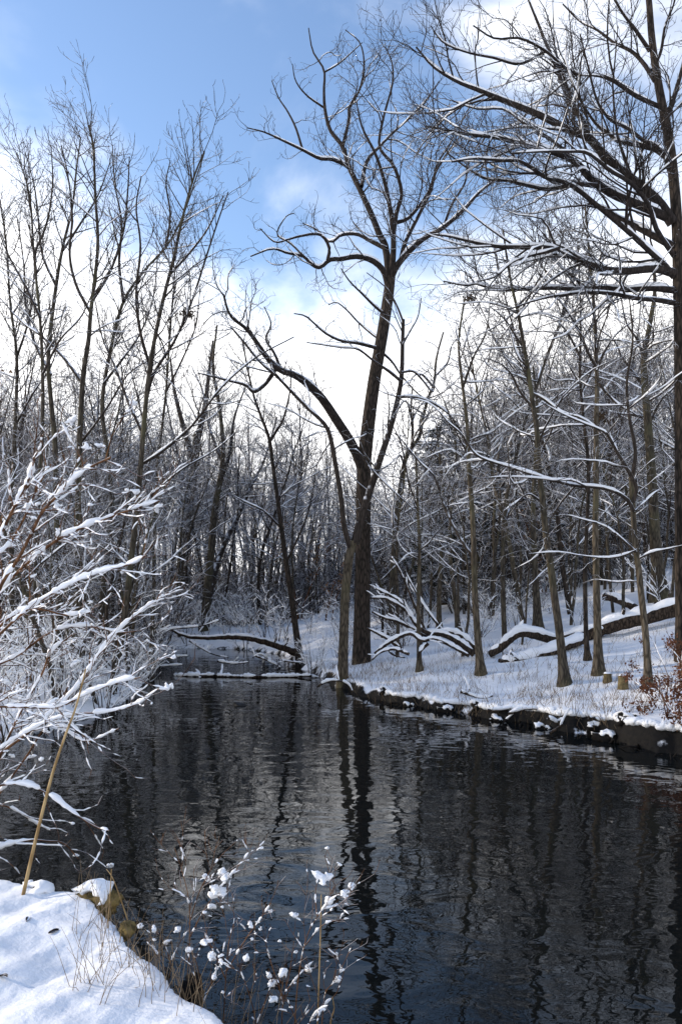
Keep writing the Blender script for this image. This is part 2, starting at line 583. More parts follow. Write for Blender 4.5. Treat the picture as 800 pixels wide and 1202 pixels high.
def empty(name, loc, label=None, cat=None, group=None):
    o = bpy.data.objects.new(name, None)
    COL.objects.link(o)
    o.location = loc
    o.empty_display_size = 0.2
    if label:
        o['label'] = label
    if cat:
        o['category'] = cat
    if group:
        o['group'] = group
    return o


def tag(o, label, cat, group=None):
    o['label'] = label
    o['category'] = cat
    if group:
        o['group'] = group
    return o


def copy_tree(root, loc, rz, sc, label=None, group=None, tilt=(0, 0)):
    r = root.copy()
    COL.objects.link(r)
    r.location = loc
    r.rotation_euler = (tilt[0], tilt[1], rz)
    r.scale = sc if hasattr(sc, '__len__') else (sc, sc, sc)
    if label:
        r['label'] = label
    if group:
        r['group'] = group
    for ch in list(root.children):
        c = ch.copy()
        COL.objects.link(c)
        c.parent = r
    return r


def line(pts, Y, w0, w1, n=None, slope=0.0, rng=None, wig=0.0):
    """a stem traced at distance Y; it runs nearer or farther by slope metres per metre; w = widths in px"""
    ctrl = []
    d = 0.0
    for i, q in enumerate(pts):
        if i:
            d += math.hypot(q[0] - pts[i - 1][0], q[1] - pts[i - 1][1]) / F * Y
        yy = Y + slope * d + (q[2] if len(q) > 2 else 0)
        # keep the direction seen from the eye while it goes deeper
        ctrl.append(P(q[0], q[1], yy))
    n = n or max(5, len(pts) * 3)
    p = spline(ctrl, n)
    if rng is not None and wig:
        p[1:-1] += rng.normal(0, wig, (n - 2, 3))
    return p, np.linspace(w0, w1, n) * Y / F / 2


def build_tree(name, label, trunks, limbs, K, seed, mats=('grey', 'grey_twig'), group=None, snow=(0.7, 0.008, 0.012), flare=1.5,
               sides=9, snow_levels=1, base=None, keep=0.75, trunk_twigs=True, cat='tree'):
    rng = np.random.RandomState(seed)
    trunks = [(p.copy(), r.copy()) for p, r in trunks]
    b = trunks[0][0][0].copy() if base is None else np.array(base)
    g = gz(b[0], b[1])
    p, r = trunks[0]
    if base is None:
        # root flare, and the foot sunk into the ground
        d = np.linalg.norm(p - p[0], axis=1)
        r *= 1 + (flare - 1) * np.exp(-d / (3.0 * r[0]))
        foot = p[0].copy()
        foot[2] = min(g, p[0][2]) - 0.25
        trunks[0] = (np.concatenate([[foot], p]), np.concatenate([[r[0] * 1.15], r]))
        b = np.array([p[0][0], p[0][1], g])
    root = empty(name, b, label, cat, group)
    nl = len(K.dens)
    lev = [[] for _ in range(nl)]
    for p, r in limbs:
        ramify(lev, p, r, 0, K, rng)
    if trunk_twigs:
        for p, r in trunks:
            k0 = int(len(p) * 0.35)
            ramify(lev, p[k0:], r[k0:], 0, K, rng)
    V, Q = tubes([(p - b, r) for p, r in trunks], sides)
    mesh_obj('trunk', V, Q, M[mats[0]], root)
    parts = []
    if limbs:
        parts.append(tubes([(p - b, r) for p, r in limbs], 7))
    for i, L in enumerate(lev):
        if L:
            parts.append(tubes([(p - b, r) for p, r in L], 4 if i == 0 else 3))
    V, Q = join(parts)
    mesh_obj('branches', V, Q, M[mats[1]], root)
    lst = list(trunks) + list(limbs)
    for i in range(snow_levels):
        lst += lev[i]
    sn = snow_on([(p - b, r) for p, r in lst], rng, snow[0], snow[1], minr=snow[2], keep=keep, step=0.16)
    if sn is not None:
        mesh_obj('snow', sn[0], sn[1], M['snow'], root)
    return root


# ------------------------------------------------------------------ setting: ground and pond


def axis(segs):
    out = [segs[0][0]]
    for a, b, s in segs:
        n = max(1, int(round((b - a) / s)))
        out += list(np.linspace(a, b, n + 1)[1:])
    return np.array(out)


gx = axis([(-260, -40, 12), (-40, -14, 0.9), (-14, -4, 0.20), (-4, -1.9, 0.06), (-1.9, 0.1, 0.03), (0.1, 6, 0.05), (6, 8, 0.1), (8, 18, 0.3), (18, 45, 0.9), (45, 260, 12)])
gy = axis([(-40, -4, 3), (-4, 1.5, 0.3), (1.5, 2.5, 0.08), (2.5, 4.6, 0.028), (4.6, 5.2, 0.06), (5.2, 9, 0.15), (9, 16.5, 0.05), (16.5, 20, 0.1), (20, 36, 0.25), (36, 70, 0.9), (70, 500, 15)])
XX, YY = np.meshgrid(gx, gy)
ZZ = ground(XX.ravel(), YY.ravel())
nx, ny = len(gx), len(gy)
ii = (np.arange(ny - 1)[:, None] * nx + np.arange(nx - 1)[None, :]).ravel()
gq = np.stack([ii, ii + 1, ii + nx + 1, ii + nx], 1)
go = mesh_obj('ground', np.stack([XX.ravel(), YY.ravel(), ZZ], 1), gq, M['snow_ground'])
go['kind'] = 'structure'
go['label'] = 'snow covered woodland ground with dark earth at the cut banks, overhang shade in its colour'
wx = np.linspace(-16, 16, 9)
wy = np.linspace(-7, 37, 9)
WX, WY = np.meshgrid(wx, wy)
ii = (np.arange(8)[:, None] * 9 + np.arange(8)[None, :]).ravel()
w = mesh_obj('pond_water', np.stack([WX.ravel(), WY.ravel(), 0 * WX.ravel()], 1), np.stack([ii, ii + 1, ii + 10, ii + 9], 1), M['water'])
w['kind'] = 'structure'
w['label'] = 'dark still pond water with faint ripples mirroring the trees'

R0 = np.random.RandomState(7)

# ------------------------------------------------------------------ the tall forked tree in the middle
KM = Kind((2.8, 5.2, 6.8), (0.38, 0.5, 0.5), (1.35, 0.8, 0.42), ang=(35, 75), wig=0.24, trop=0.05, t0=0.2, rmin=0.0045)
YM = hit(418, 779)
trunk = line([(424, 779), (425, 700), (426, 620), (427, 550), (433, 490), (440, 440), (448, 395), (455, 350), (458, 325)], YM, 20, 12, 26)
ML = [
    (line([(455, 335), (450, 318), (437, 306), (419, 301), (400, 304), (387, 305), (375, 314), (364, 309), (356, 301), (337, 297), (319, 292), (294, 301)], YM, 8, 1.6, 30, -0.25)),
    (line([(384, 308), (386, 290), (375, 275), (353, 277), (338, 281), (322, 284), (305, 268)], YM - 0.5, 4.5, 1.2, 20, -0.2)),
    (line([(356, 300), (340, 285), (325, 275), (335, 255), (345, 250)], YM - 0.8, 2.6, 1.0, 14, 0.3)),
    (line([(453, 292), (437, 284), (419, 275), (400, 276), (388, 284), (372, 270), (355, 262)], YM, 6, 1.3, 20, 0.4)),
    (line([(457, 330), (452, 290), (445, 275), (435, 250), (422, 222), (409, 195), (402, 172), (387, 152), (381, 127), (380, 105), (380, 82), (367, 60), (362, 33)], YM, 9, 1.3, 34, 0.12)),
    (line([(409, 195), (390, 187), (375, 186), (355, 176), (332, 165), (310, 155), (290, 150)], YM + 0.3, 5, 1.2, 20, -0.4)),
    (line([(355, 176), (347, 150), (337, 130), (327, 115), (319, 95)], YM - 0.2, 3, 1.1, 14, 0.2)),
    (line([(381, 127), (360, 112), (347, 95), (343, 75)], YM + 0.7, 2.6, 1.0, 12, -0.3)),
    (line([(402, 172), (409, 142), (410, 125), (422, 105), (427, 75), (422, 50), (405, 35)], YM + 0.4, 4.2, 1.1, 20, 0.35)),
    (line([(380, 85), (397, 75), (412, 62), (425, 50)], YM + 0.8, 2.2, 1.0, 12, 0.3)),
    (line([(424, 219), (430, 190), (445, 172), (465, 152), (482, 137), (500, 118), (515, 95)], YM + 0.2, 5, 1.2, 20, 0.5)),
    (line([(458, 328), (461, 300), (461, 275), (457, 242), (450, 210), (440, 180), (425, 150), (418, 120)], YM, 8, 1.4, 24, -0.3)),
    (line([(461, 280), (465, 250), (471, 227), (462, 195), (445, 172), (450, 137), (460, 100), (460, 75), (452, 55)], YM, 5.5, 1.2, 26, -0.15)),
    (line([(462, 262), (480, 255), (500, 230), (508, 210), (514, 190), (530, 165), (535, 140)], YM, 5, 1.2, 20, 0.4)),
    (line([(458, 328), (467, 310), (485, 290), (500, 278), (520, 267), (545, 245), (560, 228), (577, 214), (592, 203)], YM, 8.5, 1.4, 26, -0.3)),
    (line([(470, 305), (475, 285), (490, 255), (505, 225), (512, 200), (530, 172), (548, 150)], YM, 5.5, 1.2, 20, 0.2)),
    (line([(520, 267), (530, 240), (545, 215), (550, 190), (565, 160)], YM - 0.5, 3.4, 1.1, 16, -0.3)),
    (line([(426, 552), (415, 525), (395, 493), (378, 468), (360, 450), (345, 440), (328, 434), (312, 418), (300, 400), (288, 385), (270, 370), (262, 345)], YM, 13, 2.0, 30, -0.35)),
    (line([(330, 435), (322, 415), (312, 398), (318, 380), (310, 360)], YM - 0.9, 4, 1.2, 16, 0.3)),
    (line([(324, 432), (312, 450), (298, 460), (288, 452), (268, 447), (250, 442), (232, 438)], YM - 1.0, 5.5, 1.5, 20, -0.2)),
    (line([(449, 410), (440, 408), (420, 403), (400, 400), (380, 390), (360, 372), (345, 368)], YM, 5, 1.2, 18, -0.5)),
    (line([(455, 372), (440, 360), (425, 345), (410, 330), (400, 315)], YM, 3.6, 1.2, 14, -0.6)),
    (line([(450, 400), (440, 395), (420, 378), (408, 365), (395, 355), (385, 358)], YM, 3.2, 1.2, 14, 0.5)),
    (line([(446, 412), (460, 425), (470, 440), (490, 462), (505, 470)], YM, 3.2, 1.2, 14, 0.5)),
]
build_tree('tall_tree', 'tallest dark bare tree at mid bank, thick trunk topped by a wide crooked crown', [trunk], ML, KM, 11, ('dark', 'dark_twig'),
           snow=(0.66, 0.008, 0.014), flare=1.2, trunk_twigs=False, sides=12, keep=0.72)

# the slimmer forked tree in front of it
KF = Kind((2.0, 4.0, 5.0), (0.38, 0.5, 0.5), (1.3, 0.6, 0.35), ang=(35, 70), wig=0.2, trop=0.05, t0=0.3)
YF = hit(404, 798)
trunk = line([(402, 798), (403, 760), (405, 700), (409, 660), (414, 635)], YF, 11.5, 10, 14)
limbs = [
    line([(416, 638), (424, 605), (434, 575), (447, 535), (457, 505), (466, 470), (471, 440), (472, 405), (473, 375)], YF, 10.5, 4, 26, 0.1),
    line([(413, 650), (404, 620), (400, 585), (395, 555), (388, 515), (380, 497), (362, 480), (345, 463), (325, 442), (305, 425), (285, 400), (272, 385)], YF, 7, 2, 30, -0.15),
    line([(472, 405), (480, 390), (490, 372), (494, 350)], YF + 0.2, 2.6, 1, 12, 0.3),
    line([(473, 378), (466, 360), (458, 345), (450, 335), (430, 320)], YF + 0.2, 2.6, 1, 12, -0.3),
    line([(470, 447), (455, 435), (440, 425), (420, 410), (400, 408), (360, 402)], YF, 4, 1.3, 18, -0.4),
    line([(471, 437), (485, 436), (497, 448), (508, 460), (512, 440), (530, 425)], YF, 3.2, 1, 16, 0.3),
    line([(466, 466), (485, 466), (505, 472), (525, 485), (540, 505), (548, 525)], YF, 3.6, 1.4, 16, 0.1),
    line([(461, 490), (475, 470), (482, 490), (483, 510)], YF, 2.6, 1, 12, 0.4),
    line([(410, 528), (420, 530), (435, 550), (460, 575), (490, 602)], YF - 0.1, 3.2, 1.3, 16, -0.1),
    line([(388, 518), (380, 530), (372, 545), (360, 552)], YF, 2, 1, 10, -0.3),
]
build_tree('forked_tree', 'slim grey forked tree at the water edge just before the tallest trunk', [trunk], limbs, KF, 12, ('warm', 'grey_twig'),
           snow=(0.85, 0.010, 0.014), flare=1.3, trunk_twigs=False, keep=0.85)

# ------------------------------------------------------------------ the great oak at the frame's edge
KO = Kind((3.2, 5.4, 6.5), (0.44, 0.5, 0.5), (2.1, 0.95, 0.45), ang=(25, 60), wig=0.18, trop=0.02, t0=0.1, rmin=0.004)
YO = 14.5
trunk = line([(800, 740), (797, 690), (796, 600), (795, 500), (794, 400), (792, 330), (790, 262), (785, 200), (780, 160), (772, 120), (765, 80), (760, 40), (757, 0), (752, -40), (750, -90)], YO, 18, 5, 40)
zo = gz(trunk[0][0][0], trunk[0][0][1])
OL = [
    line([(789, 262), (769, 234), (737, 208), (712, 187), (691, 162), (669, 153), (637, 137), (609, 125), (581, 114), (562, 106), (535, 95), (508, 78), (488, 55)], YO, 11, 1.5, 34, -0.15),
    line([(689, 162), (684, 144), (672, 125), (662, 105), (652, 78), (640, 50), (630, 25), (620, 0), (612, -25)], YO - 0.4, 6, 1.6, 26, 0.25),
    line([(785, 256), (753, 242), (719, 228), (700, 215), (688, 205), (675, 190), (644, 177), (612, 169), (581, 161), (552, 158), (520, 152), (500, 148)], YO, 9, 1.5, 32, -0.35),
    line([(690, 206), (672, 190), (660, 175), (640, 160), (615, 145), (590, 128), (560, 128), (530, 118)], YO - 0.9, 4.5, 1.3, 22, 0.2),
    line([(791, 290), (769, 278), (750, 268), (725, 256), (710, 246), (690, 238)], YO, 8, 4.0, 20, 0.25),
    line([(790, 325), (780, 312), (765, 298), (737, 272), (700, 241), (669, 217), (640, 208), (628, 200), (609, 189), (585, 188), (555, 186), (530, 190)], YO, 6, 1.5, 30, -0.45),
    line([(700, 218), (675, 216), (645, 222), (620, 218), (595, 212), (570, 210), (545, 195), (525, 180)], YO - 0.7, 5, 1.3, 24, -0.1),
    line([(794, 322), (769, 315), (735, 318), (706, 316), (675, 303), (656, 291), (640, 289), (622, 290), (600, 290), (581, 289), (550, 283), (525, 277), (502, 275)], YO, 9, 1.5, 34, -0.3),
    line([(656, 291), (640, 296), (622, 300), (600, 308), (580, 325), (560, 330)], YO - 1.2, 4, 1.2, 18, -0.2),
    line([(793, 341), (765, 338), (737, 340), (705, 338), (675, 339), (640, 338), (597, 340), (575, 338), (560, 333), (545, 335), (520, 330)], YO, 7, 1.4, 30, 0.2),
    line([(793, 356), (770, 352), (745, 350), (720, 345), (690, 343), (660, 346), (630, 352), (600, 362)], YO, 5.5, 1.3, 26, -0.5),
    line([(787, 190), (775, 180), (766, 175), (745, 170), (725, 166), (712, 155), (700, 147), (685, 125), (670, 95), (665, 70)], YO, 5.5, 1.3, 26, 0.1),
    line([(785, 200), (780, 185), (770, 172), (755, 165), (735, 150), (715, 140), (700, 118), (690, 80), (680, 40)], YO, 5, 1.3, 24, -0.4),
    line([(778, 150), (785, 130), (793, 105), (800, 80), (806, 50), (815, 10)], YO, 6, 2, 20, 0.2),
    line([(768, 95), (755, 75), (740, 60), (720, 50), (700, 35), (680, 25), (660, 5)], YO, 4.5, 1.3, 22, 0.35),
    line([(762, 60), (745, 35), (730, 15), (715, -10), (700, -30)], YO, 4, 1.2, 18, -0.3),
    line([(773, 125), (745, 112), (720, 95), (700, 88), (670, 85), (640, 60), (610, 45), (580, 45), (555, 30)], YO, 4.5, 1.2, 26, -0.4),
    line([(765, 82), (775, 60), (780, 30), (790, 5), (795, -20)], YO, 3.6, 1.2, 16, 0.3),
    line([(790, 300), (770, 270), (760, 240), (740, 215), (715, 200), (690, 180), (665, 178), (630, 178), (600, 180)], YO, 5, 1.3, 24, -0.8),
    line([(640, 60), (610, 75), (580, 68), (550, 62), (520, 50), (505, 30)], YO - 0.3, 3, 1.0, 18, -0.4),
]
trunk[0][:, 0] += 0.06
OL = [(p, r * 1.22) for p, r in OL]
build_tree('oak_tree', 'great dark oak reaching long level snow lined limbs over the pond', [trunk], OL, KO, 13, ('dark', 'dark_twig'),
           snow=(0.74, 0.010, 0.014), flare=1.3, trunk_twigs=False, sides=12, keep=0.8, snow_levels=1)

# ------------------------------------------------------------------ slim trees on the near left shore
KA = Kind((4.8, 6.0, 7.0), (0.30, 0.5, 0.5), (1.1, 0.85, 0.48), ang=(30, 66), wig=0.13, trop=0.055, t0=0.25, rmin=0.0042)


def shore_tree(label, pts, py_base, w0, w1, extra, seed, Y=None, mats=('grey', 'grey_twig'), K=KA, snow=(0.7, 0.008, 0.012), name='bare_tree', group=None, keep=0.7):
    Yb = Y or hit(pts[0][0], py_base)
    if K is KA:
        dn = lambda q: (q[0], 400 - (400 - q[1]) * 0.92) if q[1] < 400 else q
        pts = [dn(q) for q in pts]
        extra = [([dn(q) for q in e[0]], e[1], e[2]) for e in extra]
    rng = np.random.RandomState(seed)
    w0 = w0 * (0.8 if K is KA else 1.0)
    tr = line(pts, Yb, w0, w1, len(pts) * 3, rng.uniform(-0.06, 0.06))
    lm = [line(e[0], Yb, e[1], e[2], len(e[0]) * 4, rng.uniform(-0.45, 0.45)) for e in extra]
    return build_tree(name, label, [tr], lm, K, seed, mats, snow=snow, group=group, keep=keep, flare=1.5 if K is KA else 1.9)


shore_tree('grey tree standing at the tip of the snowy shore beside the pond', [(131, 812), (140, 765), (148, 711), (155, 650), (163, 575), (169, 500), (176, 430), (190, 355), (204, 295), (215, 240), (228, 190), (240, 158)], 812, 11, 1.5,
           [([(170, 480), (180, 440), (205, 400), (225, 350), (240, 300), (255, 250), (268, 210)], 4, 1.2), ([(168, 510), (150, 470), (135, 430), (120, 395), (112, 350)], 4, 1.2),
            ([(176, 430), (165, 390), (160, 340), (165, 280), (160, 230), (166, 190)], 4, 1.2), ([(166, 545), (190, 530), (225, 500), (260, 455), (300, 420), (345, 395)], 4, 1.2),
            ([(200, 315), (225, 285), (245, 255), (262, 215)], 3, 1), ([(160, 600), (185, 575), (215, 550), (250, 530), (280, 505)], 3, 1)], 21)
shore_tree('straight trunk rising through the snow laden brush, two thin stems to its pondward side', [(92, 760), (92, 740), (92, 650), (92, 565), (97, 450), (104, 400), (107, 360), (115, 280), (112, 215), (110, 160), (105, 125)], 770, 11, 1.5,
           [([(107, 365), (90, 330), (82, 290), (85, 240), (80, 190), (72, 150)], 4, 1.2), ([(108, 350), (130, 310), (145, 260), (150, 210), (152, 165)], 4, 1.2),
            ([(97, 450), (75, 420), (50, 395), (25, 375), (0, 345)], 4.5, 1.4), ([(95, 520), (125, 480), (150, 440), (180, 420)], 3, 1)], 22, Y=16.5)
shore_tree('trunk behind the snowiest bush, its crown spreading into a narrow fan', [(70, 760), (70, 700), (67, 610), (65, 525), (60, 470), (57, 415), (66, 330), (74, 280), (85, 230), (90, 180), (95, 140)], 770, 10, 1.4,
           [([(60, 440), (40, 400), (30, 350), (28, 300), (20, 240)], 4, 1.2), ([(66, 330), (50, 290), (45, 240), (40, 200), (30, 160)], 3.5, 1.1), ([(74, 285), (95, 250), (115, 215), (130, 170)], 3, 1)], 23, Y=17.5)
shore_tree('trunk that bends pondward near its top, between two straighter neighbours', [(120, 770), (120, 710), (126, 650), (132, 600), (126, 530), (120, 475), (130, 410), (145, 350), (170, 310), (195, 280), (215, 240), (240, 160)], 770, 9, 1.4,
           [([(145, 350), (140, 300), (143, 250), (135, 200), (132, 150)], 4, 1.1), ([(122, 450), (145, 420), (165, 390), (180, 345), (185, 290)], 3.5, 1.1), ([(195, 280), (200, 240), (195, 200), (200, 170)], 3, 1)], 24, Y=18.5)
shore_tree('slim trunk at the edge of the picture, leaning slightly, top curling outward', [(40, 770), (42, 690), (45, 600), (50, 500), (50, 430), (47, 370), (40, 290), (35, 215), (20, 160)], 770, 8, 1.4,
           [([(47, 370), (30, 330), (10, 290), (-5, 250)], 3.5, 1.1), ([(40, 290), (55, 250), (62, 200), (60, 150)], 3, 1), ([(50, 440), (70, 400), (95, 370), (112, 330)], 3, 1)], 25, Y=15.5)
shore_tree('thin dark stem between the shore trees and the pale leaning pair', [(178, 770), (180, 700), (182, 620), (186, 540), (195, 460), (200, 380), (205, 320), (200, 260)], 770, 6, 1.2,
           [([(195, 460), (215, 420), (230, 380), (235, 330)], 2.6, 1), ([(186, 540), (170, 500), (160, 460), (150, 420)], 2.6, 1)], 26, Y=19.5)
shore_tree('slim trunk at the very edge of the picture behind the tangled bush', [(12, 780), (14, 700), (14, 600), (18, 500), (20, 420), (12, 350), (8, 280), (0, 220)], 770, 8, 1.3,
           [([(18, 500), (40, 460), (60, 430), (75, 380)], 3, 1), ([(20, 420), (35, 370), (40, 320), (45, 260)], 3, 1)], 27, Y=18.0)

# across the far end of the pond
shore_tree('leaning dark pair trunk at the head of the pond, split from one root', [(239, 752), (240, 735), (243, 700), (247, 660), (252, 600), (258, 565), (262, 530), (258, 480), (250, 430), (255, 380)], 752, 15, 2,
           [([(243, 712), (252, 670), (265, 635), (280, 605), (295, 570), (310, 540), (325, 490)], 9, 2), ([(258, 565), (270, 530), (275, 490), (290, 450)], 6, 1.4), ([(260, 540), (245, 500), (238, 460), (225, 430)], 4, 1.2)], 31, Y=31, mats=('grey', 'grey_twig'))
shore_tree('broad pale weathered trunk standing far behind the leaning pair', [(212, 750), (213, 690), (216, 640), (222, 590), (228, 550), (232, 510)], 750, 19, 9,
           [([(231, 520), (240, 480), (245, 440), (250, 400)], 8, 2), ([(228, 545), (215, 500), (205, 460), (200, 420)], 8, 2)], 32, Y=38)
shore_tree('slender dark tree leaning from the log at the pond head', [(352, 775), (348, 745), (344, 715), (339, 680), (335, 655), (329, 610), (325, 580), (320, 545), (316, 515), (306, 488), (298, 465), (290, 430), (285, 400)], 776, 10, 1.6,
           [([(315, 520), (326, 503), (333, 490), (340, 460), (342, 430)], 4, 1.2), ([(330, 620), (310, 600), (290, 590), (270, 580)], 3, 1), ([(336, 660), (350, 630), (362, 600), (370, 560)], 3, 1), ([(342, 700), (355, 715), (370, 722)], 2.4, 1)], 33, mats=('dark', 'grey_twig'), keep=0.85)

# ------------------------------------------------------------------ slim trunks on the right bank
KR = Kind((2.3, 4.4, 5.5), (0.42, 0.5, 0.5), (2.0, 0.8, 0.42), ang=(40, 85), wig=0.20, trop=0.02, t0=0.2, rmin=0.004)
NB = 'slim bare trees on the far bank'


def bank_tree(label, pts, w0, w1, extra, seed, Y=None, mats=('warm', 'grey_twig'), keep=0.85):
    return shore_tree(label, pts, pts[0][1], w0 * 0.86, w1, extra, seed, Y, mats, KR, (0.85, 0.010, 0.012), keep=keep)


bank_tree('thin sapling trunk beside the tangle of snowy fallen boughs', [(492, 788), (491, 740), (491, 690), (492, 640), (490, 600), (489, 560), (487, 530)], 6.5, 2,
          [([(490, 600), (478, 560), (470, 520), (455, 490)], 2.4, 1), ([(489, 570), (505, 540), (515, 510), (520, 480)], 2.4, 1)], 41)
bank_tree('pale trunk between the fallen boughs and the bent snowy log', [(564, 792), (560, 745), (557, 700), (556, 660), (555, 625), (553, 590), (550, 550), (549, 525), (547, 490), (541, 440), (538, 400), (545, 350)], 10, 2,
          [([(557, 655), (545, 640), (528, 610), (518, 585), (510, 560), (495, 545), (482, 530), (470, 515), (462, 508)], 4, 1.4), ([(549, 545), (540, 535), (530, 528), (515, 531), (495, 540)], 3, 1.1), ([(554, 580), (575, 570), (590, 550), (600, 545)], 2.6, 1), ([(543, 455), (555, 420), (570, 390), (575, 350)], 3, 1)], 42)
bank_tree('leaning dark trunk crossing in front of the bent log', [(662, 803), (659, 770), (655, 735), (650, 700), (645, 660), (640, 625), (636, 585), (632, 550), (630, 510), (625, 475), (620, 440), (615, 410), (608, 370), (600, 335), (594, 300), (590, 270)], 12, 2,
          [([(626, 480), (610, 460), (600, 440), (588, 428), (570, 420)], 3.6, 1.2), ([(622, 460), (640, 470), (660, 485), (680, 490), (700, 503), (718, 525)], 4, 1.5), ([(615, 410), (605, 395), (592, 375), (575, 360)], 3, 1), ([(636, 590), (620, 580), (605, 590), (590, 600)], 3, 1), ([(608, 370), (625, 340), (640, 310), (650, 270)], 3, 1)], 43, mats=('grey', 'grey_twig'))
bank_tree('pale straight trunk standing just behind the two cut stumps', [(702, 792), (701, 760), (700, 720), (699, 670), (698, 625), (699, 560), (699, 500), (700, 450), (698, 400), (695, 340), (690, 290), (686, 240)], 12, 2,
          [([(699, 430), (690, 415), (680, 390), (668, 370), (655, 352), (640, 345)], 3.6, 1.2), ([(700, 435), (710, 410), (725, 390), (745, 375)], 3.4, 1.2), ([(699, 420), (703, 395), (712, 370), (718, 350)], 2.6, 1), ([(701, 448), (712, 462), (725, 475), (738, 482), (750, 490)], 3.6, 1.3)], 44)
bank_tree('thin dark trunk close beside the pale straight one', [(689, 775), (687, 740), (686, 675), (688, 620), (690, 550), (684, 490), (680, 440), (681, 390), (680, 340), (677, 280)], 7, 1.6,
          [([(681, 420), (665, 390), (650, 375), (635, 370)], 3, 1), ([(680, 450), (668, 446), (652, 447), (640, 440)], 2.6, 1), ([(682, 460), (696, 430), (705, 400)], 2.4, 1)], 45, mats=('dark', 'grey_twig'))
bank_tree('slim trunk nearest the rusty leaves, sending one snowy bough arching out', [(760, 808), (759, 775), (756, 735), (752, 700), (749, 670), (745, 640), (742, 595), (740, 560)], 10, 6,
          [([(743, 600), (735, 586), (718, 576), (700, 572), (675, 570), (650, 564), (625, 557), (600, 549), (580, 543), (560, 535), (548, 520), (540, 508), (525, 495), (512, 480), (500, 472), (480, 467)], 5, 1.5),
           ([(742, 590), (746, 572), (735, 550), (722, 528), (712, 510), (700, 503), (685, 497), (660, 486), (635, 472)], 5, 1.3),
           ([(746, 648), (735, 638), (720, 625), (705, 615), (690, 612), (672, 606), (655, 604)], 3.6, 1.2),
           ([(741, 565), (745, 530), (738, 490), (735, 450), (742, 400), (738, 350)], 5, 1.5), ([(744, 600), (755, 590), (765, 580), (778, 572)], 2.4, 1),
           ([(750, 655), (765, 648), (780, 645), (800, 640)], 2.8, 1.2), ([(747, 645), (730, 652), (710, 655), (680, 652), (655, 648), (620, 650)], 2.6, 1)], 46)
bank_tree('broad brown trunk upslope beyond the great log', [(774, 703), (771, 670), (768, 625), (764, 560), (760, 500), (756, 450), (755, 420), (762, 380), (768, 340), (765, 300)], 17, 3,
          [([(757, 455), (745, 440), (730, 420), (720, 400), (700, 385)], 4, 1.2), ([(755, 425), (748, 400), (735, 380), (728, 350)], 3.6, 1.2), ([(760, 500), (775, 470), (790, 455), (800, 440)], 3.6, 1.2), ([(756, 490), (742, 487), (722, 485), (700, 478)], 4, 1.2)], 47, mats=('grey', 'grey_twig'))
bank_tree('short stout trunk seen between the pale trunk and the leaning one', [(631, 742), (629, 700), (627, 660), (625, 600), (628, 540), (630, 480), (625, 430)], 11, 2,
          [([(626, 600), (610, 570), (600, 540)], 3, 1), ([(628, 540), (645, 510), (655, 480)], 3, 1)], 48, mats=('grey', 'grey_twig'))
bank_tree('thin trunk standing behind the heap of snowy boughs', [(515, 743), (515, 700), (517, 660), (518, 620), (520, 580), (515, 530), (512, 500)], 7, 1.8,
          [([(518, 600), (530, 580), (545, 570)], 2.4, 1), ([(517, 540), (500, 520), (490, 490)], 2.4, 1)], 49, mats=('warm', 'grey_twig'))
bank_tree('thin curved trunk behind the boughs, bowing towards the bent log', [(538, 745), (534, 705), (529, 665), (527, 630), (530, 590), (535, 540), (532, 490)], 7, 1.8,
          [([(528, 640), (515, 620), (505, 610)], 2.4, 1), ([(532, 560), (545, 530), (552, 500)], 2.4, 1)], 50, mats=('warm', 'grey_twig'))
bank_tree('crooked trunk forking low behind the tallest tree', [(459, 755), (460, 690), (463, 640), (466, 600), (470, 570), (474, 545), (480, 530), (492, 512), (496, 490), (503, 465), (509, 450), (512, 420), (520, 390)], 9, 2,
          [([(474, 548), (470, 535), (465, 540), (460, 560)], 2.6, 1), ([(483, 528), (484, 500), (482, 480), (484, 455)], 4, 1.3), ([(483, 495), (490, 480), (498, 470)], 2.4, 1), ([(509, 455), (495, 440), (485, 442), (478, 455)], 3, 1), ([(512, 440), (525, 425), (530, 405), (540, 395)], 3, 1)], 51, Y=24, mats=('grey', 'grey_twig'))
bank_tree('thin stem growing beside the pale trunk, upslope of the bent log', [(577, 752), (578, 710), (580, 670), (579, 620), (582, 570), (585, 520), (580, 470)], 6, 1.6,
          [([(581, 580), (595, 560), (605, 530)], 2.4, 1), ([(584, 530), (572, 500), (565, 470)], 2.4, 1)], 52, Y=24)
bank_tree('thin stem between the bent log and the short stout trunk', [(591, 750), (591, 700), (592, 650), (594, 600), (598, 550), (600, 500), (604, 450)], 6, 1.6,
          [([(596, 580), (610, 560), (618, 530)], 2.4, 1), ([(600, 510), (588, 490), (580, 460)], 2.4, 1)], 53, Y=26)

# ------------------------------------------------------------------ woods behind: prototypes, then copies
protos = []


def wood_proto(seed, H, w, K, name, mats, fork=True, lean=0.05, nl=9):
    rng = np.random.RandomState(seed)
    tp = grow(np.zeros(3), np.array([rng.normal(0, lean), rng.normal(0, lean), 1]), H * 0.92, w, w * 0.14, 16, 0.07, 0.03, rng)
    limbs = []
    for i in range(nl):
        t = rng.uniform(0.25, 0.9) if not fork else rng.uniform(0.35, 0.92)
        k = int(t * 15)
        a = rng.uniform(0, 2 * np.pi)
        el = rng.uniform(0.15, 1.3)
        d = np.array([math.cos(a), math.sin(a), el])
        L = H * (0.42 - 0.26 * t) * rng.uniform(0.7, 1.3)
        limbs.append(grow(tp[0][k], d, L, tp[1][k] * 0.6, 0.008, 10, 0.12, 0.08, rng))
    o = build_tree(name, 'tree', [tp], limbs, K, seed, mats, base=(0, 0, 0), snow=(0.8, 0.010, 0.014), sides=6, trunk_twigs=True, keep=0.8)
    sub = o.children[0]
    return o


